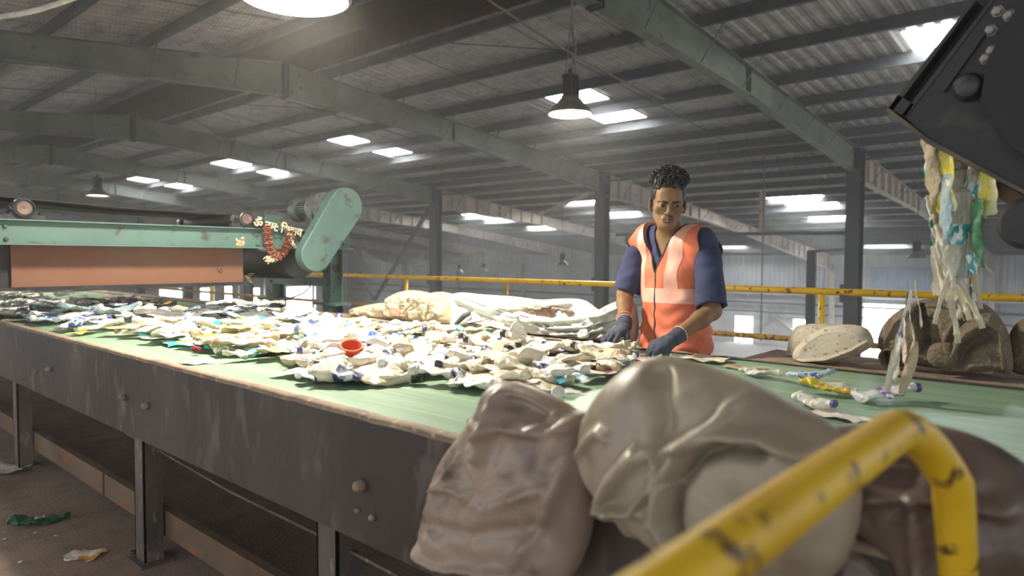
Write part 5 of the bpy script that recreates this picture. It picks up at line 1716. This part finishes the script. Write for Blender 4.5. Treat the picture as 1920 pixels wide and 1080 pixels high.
lipm = (np.abs(fc[:, 0]) < .0225 - .35 * np.abs(fc[:, 2] + .066)) & (fc[:, 2] < -.0565) & (fc[:, 2] > -.0775) & (fc[:, 1] < -.086)
mi[lipm] = 1
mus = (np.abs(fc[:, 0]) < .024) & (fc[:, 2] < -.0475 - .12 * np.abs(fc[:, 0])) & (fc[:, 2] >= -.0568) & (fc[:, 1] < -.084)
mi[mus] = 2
# one mesh: coarse body below the collar, fine head above
zc = H0[2] - .150
keep = ~((vb[fb].mean(1)[:, 2] > zc) & (np.linalg.norm(vb[fb].mean(1)[:, :2] - H0[:2], axis=1) < .15))
vs2, fs2, _ = submesh(vb, fb, keep)
allv = np.concatenate([vs2, vh]); allf = np.concatenate([fs2, fh + len(vs2)])
allm = np.concatenate([np.zeros(len(fs2), int), mi])
link_mesh('body', allv, allf, [M['skin'], M['lip'], M['stubble']], man, smooth=True, mi=allm)
for s in (-1, 1):
    mb = MB()
    c = hd(s * .031, -.0835, -.002)
    look = nrm(RH @ V(.22, -1, -.22))
    prof = [(0.0128 * sin(t), 0.0128 * cos(t)) for t in np.linspace(0, pi, 16)]
    prof[0] = (0, .0128); prof[-1] = (0, -.0128)
    mb.lathe(prof, 20, c, look)
    ey = mb.build('eye', M['eyewhite'], man, smooth=True)
    mb = MB().lathe([(0, .0136), (.0035, .0134), (.0068, .0122), (.0068, .011)], 16, c, look, caps=False); mb.build('iris', M['iris'], ey, smooth=True)
    mb = MB()
    pts = [hd(s * (.009 + .044 * t), -.1030 + .027 * t ** 1.5, .0086 + .0060 * sin(pi * t * .8) - .001 * t) for t in np.linspace(0, 1, 9)]
    mb.tube(pts, [.003, .0044, .005, .005, .0048, .0042, .0036, .0028, .0012], 8)
    mb.build('eyebrow', M['hair'], man, smooth=True)

# ---- hair: faded sides, curly top
K = Field(H0 - V(.13, .15, .08), H0 + V(.13, .15, .19), .0026)
LX = (K.X - H0[0]) * RH[0, 0] + (K.Y - H0[1]) * RH[1, 0] + (K.Z - H0[2]) * RH[2, 0]
LY = (K.X - H0[0]) * RH[0, 1] + (K.Y - H0[1]) * RH[1, 1] + (K.Z - H0[2]) * RH[2, 1]
LZ = (K.X - H0[0]) * RH[0, 2] + (K.Y - H0[1]) * RH[1, 2] + (K.Z - H0[2]) * RH[2, 2]
side_ = K.ell(hd(0, .014, .040), V(.0785, .0995, .082), RH)
hair_line = np.maximum(-(LZ + .012 - np.clip((.02 - LY), 0, 1) * 1.05), 0)      # short sides end above the ear, rising to the temple
front = np.where(LY < -.045, (.068 - LZ) * 1.0, -1)
side_ = np.maximum(side_, np.maximum(front, (-.025 + np.clip(.03 - LY, 0, .1) * .62) - LZ))
K.union(side_)
top = K.ell(hd(0, .004, .098), V(.081, .098, .060), RH)
top = np.minimum(top, K.ell(hd(.006, -.040, .104), V(.058, .054, .050), RH))
top = np.maximum(top, .066 - LZ - np.clip(LY + .02, 0, .1) * .35)
wav = (np.sin(K.X * 190 + 2 * np.sin(K.Z * 120)) + np.sin(K.Y * 200 + 2 * np.sin(K.X * 130)) + np.sin(K.Z * 210 + 2 * np.sin(K.Y * 110)))
top = top + .0026 * wav + .003 * np.sin(K.X * 75 + K.Z * 60) * np.sin(K.Y * 80)
K.union(top, .006)
vv, ff = K.mesh()
hr_ = link_mesh('hair', vv, ff, M['hair'], man, smooth=True)
# loose curls on the outline
rr = random.Random(4)
mb = MB()
for k in range(430):
    th, ph = rr.uniform(0, 2 * pi), rr.uniform(.0, 1.75)
    d = V(.078 * sin(ph) * cos(th), .004 + .096 * sin(ph) * sin(th), .100 + .056 * cos(ph))
    if d[2] < (.072 if d[1] < -.02 else .060): continue
    n_ = nrm(V(d[0], d[1], d[2] - .06)); t1 = nrm(np.cross(n_, V(rr.uniform(-1, 1), rr.uniform(-1, 1), rr.uniform(-1, 1)))); t2 = np.cross(n_, t1)
    R0 = rr.uniform(.005, .009)
    pts = [hd(*(d + n_ * (.001 + R0 * .55 + R0 * sin(a)) + t1 * R0 * cos(a) + t2 * (a - 2) * .0022)) for a in np.linspace(-.6, 4.2, 9)]
    mb.tube(pts, [.0012, .0021, .0024, .0024, .0024, .0022, .002, .0016, .0008], 5)
mb.build('curl', M['hair'], hr_, smooth=True)

# ---- shirt
S = Field((-2.0, 2.72, .80), (-1.20, 3.12, 1.46), .0045)
torso_field(S, .0125)
SLV = []
for a, b, nm in ((RSH, REL, 'r'), (LSH, LEL, 'l')):
    d = nrm(b - a); L_ = np.linalg.norm(b - a)
    e = a + d * L_ * .93
    S.union(S.cap(a + d * .0, e + d * .05, .058, .066), .03)
    SLV.append((a, d, e))
for a, d, e in SLV:                        # open sleeve ends
    end = np.maximum(-S.half(e, d), S.cap(a + d * .12, e + d * .3, .16))
    S.cut(np.maximum(-S.half(e, d), S.cap(a + d * .15, e + d * .3, .14)))
    S.cut(S.cap(e - d * .07, e + d * .1, .050, .060))
S.wob(.0035, 42, 3); S.wob(.0015, 95, 4)
S.cut(S.cap(NB + V(0, .0, -.04), NB + V(0, -.03, .2), .058, .09), .006)
tx = (S.X - T0[0]) * RT[0, 0] + (S.Y - T0[1]) * RT[1, 0]
ty = (S.X - T0[0]) * RT[0, 1] + (S.Y - T0[1]) * RT[1, 1]
vcut = np.maximum(np.abs(tx - .012) - np.clip((S.Z - 1.265) * .42, 0, 1), np.maximum(1.265 - S.Z, ty + .02))
S.cut(vcut.astype(np.float32), .004)
vs_, fs_ = S.mesh()
link_mesh('shirt', vs_, fs_, M['shirt'], man, smooth=True)
# collar: two leaves turned down over the shirt
for s in (-1, 1):
    P = []
    for i in range(15):
        t = i / 14
        a = radians(180 - 152 * t) * s          # from the nape to the front
        cx, cy = sin(a), -cos(a)
        ctr = NB + V(.004, .012, .030)
        rI, rO = .066, .086 + .012 * t
        drop = .045 * t
        pin = ctr + RT @ V(cx * rI, cy * (rI + .012 * t), -drop)
        ptop = ctr + RT @ V(cx * (rI + .008), cy * (rI + .014 + .012 * t), .010 - drop)
        pout = ctr + RT @ V(cx * rO, cy * (rO + .022 * t) - .006 * t, -.028 - drop - .014 * t)
        P.append([pin + V(0, 0, -.012), pin, ptop, (ptop + pout) / 2 + nrm(pout - ctr) * .004, pout])
    co = MB().grid(P).build('collar', M['shirt'], man, smooth=True)
    so_ = co.modifiers.new('t', 'SOLIDIFY'); so_.thickness = .004

# ---- vest
W_ = Field((-1.90, 2.74, .81), (-1.27, 3.12, 1.46), .0036)
torso_field(W_, .024)
W_.union(W_.ell(tl(0, .012, .87), V(.176, .122, .15), RT), .05)
W_.union(W_.cap(RSH - V(.016, 0, .010), LSH + V(.02, 0, -.012), .077), .03)
W_.union(W_.ell(tl(0, .005, 1.22), V(.188, .118, .15), RT), .03)
tx = (W_.X - T0[0]) * RT[0, 0] + (W_.Y - T0[1]) * RT[1, 0]
ty = (W_.X - T0[0]) * RT[0, 1] + (W_.Y - T0[1]) * RT[1, 1]
# folds
W_.F = W_.F + (.0035 * np.sin(W_.Z * 85 + 14 * tx + 2.5 * np.sin(tx * 30)) * np.clip((1.12 - W_.Z) * 6, 0, 1) + .003 * np.sin(tx * 70 + 18 * W_.Z) * np.clip((W_.Z - 1.0) * 4, 0, 1)).astype(np.float32)
W_.wob(.004, 50, 8)
hollow = Field((-1.90, 2.74, .81), (-1.27, 3.12, 1.46), .0036); torso_field(hollow, .0095)
hollow.union(hollow.cap(RSH - V(.03, 0, .012), LSH + V(.03, 0, -.012), .067), .03)
W_.cut(hollow.F)
for a, b in ((RSH, REL), (LSH, LEL)):
    d = nrm(b - a); o_ = a - (LSH - RSH if a is LSH else RSH - LSH) * 0
    out = nrm(a - (RSH + LSH) / 2)
    c = a + out * .056
    W_.cut(W_.cap(c + V(0, 0, .02), c + V(0, 0, -.085), .080, .066))
    W_.cut(W_.half(a + out * .052, -out) * 1.0)
W_.cut(W_.cap(NB + V(0, 0, -.05), NB + V(0, -.01, .2), .082, .098))
vz = 1.21
vcut = np.maximum(np.abs(tx - .0) - np.clip((W_.Z - vz) * .46, 0, 1), np.maximum(vz - W_.Z, ty + .0))
W_.cut(vcut.astype(np.float32))
W_.cut(W_.half((0, 0, .838), (0, 0, 1)))
vw, fw = W_.mesh()
vest = link_mesh('vest', vw, fw, M['vest'], man, smooth=True)
nw = vnormals(vw, fw)
cw = vw[fw].mean(1)
lw = (cw - T0) @ RT; lx, ly, lz = lw[:, 0], lw[:, 1], cw[:, 2]
nf = nw[fw].mean(1)
lv = (vw - T0) @ RT
vx, vy, vzz = lv[:, 0], lv[:, 1], vw[:, 2]
face_out = ((cw - T0)[:, :2] * nf[:, :2]).sum(1) > -.02


def patch(name, m, lift, fields, pre=None):
    """the part of the vest where all vertex fields are positive, cut cleanly along their zero lines"""
    ok = face_out.copy()
    for q in fields: ok &= (q[fw] > 0).any(1)
    if pre is not None: ok &= pre
    src = vw + nw * lift
    V_, F_, key = [], [], {}
    for f in fw[ok]:
        poly = [(src[i], [q[i] for q in fields], int(i)) for i in f]
        for qi in range(len(fields)):
            out = []
            for i in range(len(poly)):
                p, r = poly[i - 1], poly[i]
                if (p[1][qi] > 0) != (r[1][qi] > 0):
                    t = p[1][qi] / (p[1][qi] - r[1][qi])
                    out.append((p[0] + (r[0] - p[0]) * t, [x + (y - x) * t for x, y in zip(p[1], r[1])], None))
                if r[1][qi] > 0: out.append(r)
            poly = out
            if len(poly) < 3: break
        if len(poly) < 3: continue
        ids = []
        for p in poly:
            k_ = tuple(np.round(p[0], 5))
            if k_ not in key: key[k_] = len(V_); V_.append(p[0])
            if key[k_] not in ids: ids.append(key[k_])
        if len(ids) >= 3: F_.append(ids)
    if F_: link_mesh(name, np.array(V_), F_, m, vest, smooth=True)


ZBAND = 1.135
patch('reflective_band', M['tape'], .0012, [vzz - 1.068, ZBAND - vzz])
patch('reflective_band', M['tape'], .0012, [.026 - np.abs(vx + .105 - .06 * np.clip(vzz - 1.12, 0, .3)), vzz - ZBAND, .05 - vy])
patch('reflective_band', M['tape'], .0012, [.032 - np.abs(vx - .075 - .14 * np.clip(vzz - 1.12, 0, .3)), vzz - ZBAND, .05 - vy])
patch('black_binding', M['trim'], .0018, [.008 - np.abs(np.abs(vx) - np.clip((vzz - vz) * .46, 0, 1)), vzz - vz + .004, .0 - vy])
patch('zip_line', M['trim'], .0018, [.0032 + .0008 * np.sin(vzz * 60) - np.abs(vx + .002 * np.sin(vzz * 40)), vz - vzz, .0 - vy])
for a in (RSH, LSH):
    out = nrm(a - (RSH + LSH) / 2); c = a + out * .056
    p_, q_ = c + V(0, 0, .02), c + V(0, 0, -.085)
    t = np.clip(((vw - p_) @ (q_ - p_)) / ((q_ - p_) @ (q_ - p_)), 0, 1)
    dd = np.linalg.norm(vw - p_ - t[:, None] * (q_ - p_), axis=1) - (.080 + (.066 - .080) * t)
    e2 = .052 - (vw - a) @ out
    fld = np.maximum(.008 - dd, np.where(vw[:, 2] > 1.28, .007 - e2, -1))
    patch('black_binding', M['trim'], .0018, [fld])

# ---- trousers and shoes (hidden behind the conveyor)
Tq = Field((-1.84, 2.72, .0), (-1.36, 3.16, .90), .009)
Tq.union(Tq.ell(tl(0, .025, .84), V(.157, .107, .10), RT))
for s in (-1, 1):
    hip, kn, an = tl(s * .085, .03, .84), tl(s * .09, .02, .46), tl(s * .095, .06, .08)
    Tq.union(Tq.cap(hip, kn, .082, .072), .05); Tq.union(Tq.cap(kn, an, .072, .062), .03)
Tq.wob(.003, 30, 2); Tq.cut(Tq.half((0, 0, .07), (0, 0, 1)))
vt, ft = Tq.mesh(); link_mesh('trousers', vt, ft, M['trouser'], man, smooth=True)
for s in (-1, 1):
    an = tl(s * .095, .06, .08)
    Q = Field(an - V(.07, .24, .085), an + V(.07, .09, .06), .006)
    Q.union(Q.cap(an + V(0, .02, -.03), an + V(0, -.16, -.045), .046, .038)); Q.union(Q.cap(an + V(0, .02, -.03), an + V(0, .01, .03), .045, .042), .03)
    Q.cut(Q.half(an - V(0, 0, .078), (0, 0, 1)))
    vq, fq = Q.mesh(); link_mesh('shoe', vq, fq, M['shoe'], man, smooth=True)

# ---- gloved hands with five fingers
def hand(name, wr, f, n, td, elbow, curl, base_off, thumb, size=1.0):
    f, n = nrm(f), nrm(n); n = nrm(n - f * (n @ f)); td = nrm(td - f * (td @ f) - n * (td @ n))
    Fd = Field(wr - V(.16, .20, .14), wr + V(.16, .12, .10), .0021)
    L = [.041, .045, .042, .034]; L2 = [.026, .029, .027, .021]; L3 = [.021, .022, .021, .019]
    lat = [.030, .010, -.011, -.031]; fw_ = [.086, .090, .085, .076]
    kn = []
    arch = [-.002, .004, .003, -.003]
    for i in range(4):
        b = wr + (f * fw_[i] + td * lat[i] + n * arch[i]) * size
        kn.append(b)
        Fd.union(Fd.cap(wr + f * .012 + td * lat[i] * .55, b, .0175, .0135), .014)
    Fd.union(Fd.cap(wr + f * .02 + td * .018 - n * .008, wr + f * .05 + td * .026 - n * .010, .017, .015), .014)
    for i in range(4):
        p = kn[i]
        c1, c2, c3 = curl[i]
        sp_ = (lat[i] / .03) * base_off
        ang = 0
        for ln, cc_, r0, r1 in ((L[i], c1, .0115, .0103), (L2[i], c2, .0103, .0095), (L3[i], c3, .0095, .0078)):
            ang += radians(cc_)
            d = nrm(f * cos(ang) - n * sin(ang) + td * sp_)
            q = p + d * ln * size
            Fd.union(Fd.cap(p, q, r0, r1), .0035)
            p = q
    p = wr + f * .030 + td * .030 - n * .010
    for ln, d, r0, r1 in thumb:
        d = nrm(f * d[0] + td * d[1] - n * d[2]); q = p + d * ln
        Fd.union(Fd.cap(p, q, r0, r1), .006); p = q
    ax = nrm(elbow - wr)
    Fd.union(Fd.cap(wr + f * .005, wr + ax * .012, .027, .028), .012)
    Fd.wob(.0012, 160, 3)
    v_, f_ = Fd.mesh()
    g = link_mesh(name, v_, f_, M['glove'], man, smooth=True)
    # ribbed knit cuff
    prof = []
    seg = 40
    u = nrm(np.cross(ax, n)); w2 = np.cross(ax, u)
    rows = []
    for h_ in np.linspace(-.002, .052, 8):
        rows.append([wr + ax * h_ + (u * cos(2 * pi * k / seg) + w2 * sin(2 * pi * k / seg)) * (.0305 + .004 * h_ / .05 + .0014 * (k % 2)) for k in range(seg + 1)])
    rows.append([wr + ax * .052 + (u * cos(2 * pi * k / seg) + w2 * sin(2 * pi * k / seg)) * .029 for k in range(seg + 1)])
    cf = MB().grid(rows).build('cuff', M['glove'], g, smooth=True)
    MB().tube([wr + ax * .053 + (u * cos(a) + w2 * sin(a)) * .0345 for a in np.linspace(0, 2 * pi, 25)[:-1]], .0022, 6, closed=True).build('cuff_edge', pmat('white cuff edge', 'e6e2dc', None), g, smooth=True)
    return g, ax, u, w2


tipR = at(1128, 655, Y=2.505)
fR = tipR + V(0, 0, .035) - RWR
g, ax, u, w2 = hand('glove', RWR - nrm(REL - RWR) * .005, fR, V(-.10, -.25, 1), V(1, -.1, 0), REL,
     [(18, 28, 22), (16, 26, 22), (18, 28, 22), (22, 30, 24)], .22, [(.034, (.75, .62, .45), .0135, .0125), (.028, (.9, .15, .55), .0122, .0105), (.02, (.9, -.05, .6), .0105, .009)])
MB().tube([RWR + ax * .066 + (u * cos(a) + w2 * sin(a)) * .0335 for a in np.linspace(0, 2 * pi, 25)[:-1]], .007, 8, closed=True).build('wrist_band', M['vest'], man, smooth=True)
tipL = at(1200, 662, Y=2.475)
fL = tipL - LWR
hand('glove', LWR - nrm(LEL - LWR) * .005, fL, V(.25, -.45, 1), V(-.35, -1.0, -.3), LEL,
     [(52, 58, 30), (50, 60, 32), (50, 60, 32), (48, 58, 30)], .06, [(.034, (.8, .5, .5), .0135, .0125), (.028, (.8, -.1, .8), .0122, .0105), (.02, (.7, -.3, .8), .0105, .009)])
# ================================================================== DUST HAZE
hm = bpy.data.materials.new('dust haze'); hm.use_nodes = True
nt = hm.node_tree
for n_ in list(nt.nodes):
    if n_.type == 'BSDF_PRINCIPLED': nt.nodes.remove(n_)
vs_n = nt.nodes.new('ShaderNodeVolumeScatter')
vs_n.inputs['Color'].default_value = (1, .99, .97, 1)
vs_n.inputs['Density'].default_value = HAZE
vs_n.inputs['Anisotropy'].default_value = .35
nt.links.new(vs_n.outputs[0], nt.nodes['Material Output'].inputs['Volume'])
hz = MB().box((X0 + .5, -3.9, GZ + .01), (X1 - .1, YF - .02, 7.5)).build('haze', hm)
tag(hz, 'thin dusty haze filling the whole hall', 'haze', kind='stuff')
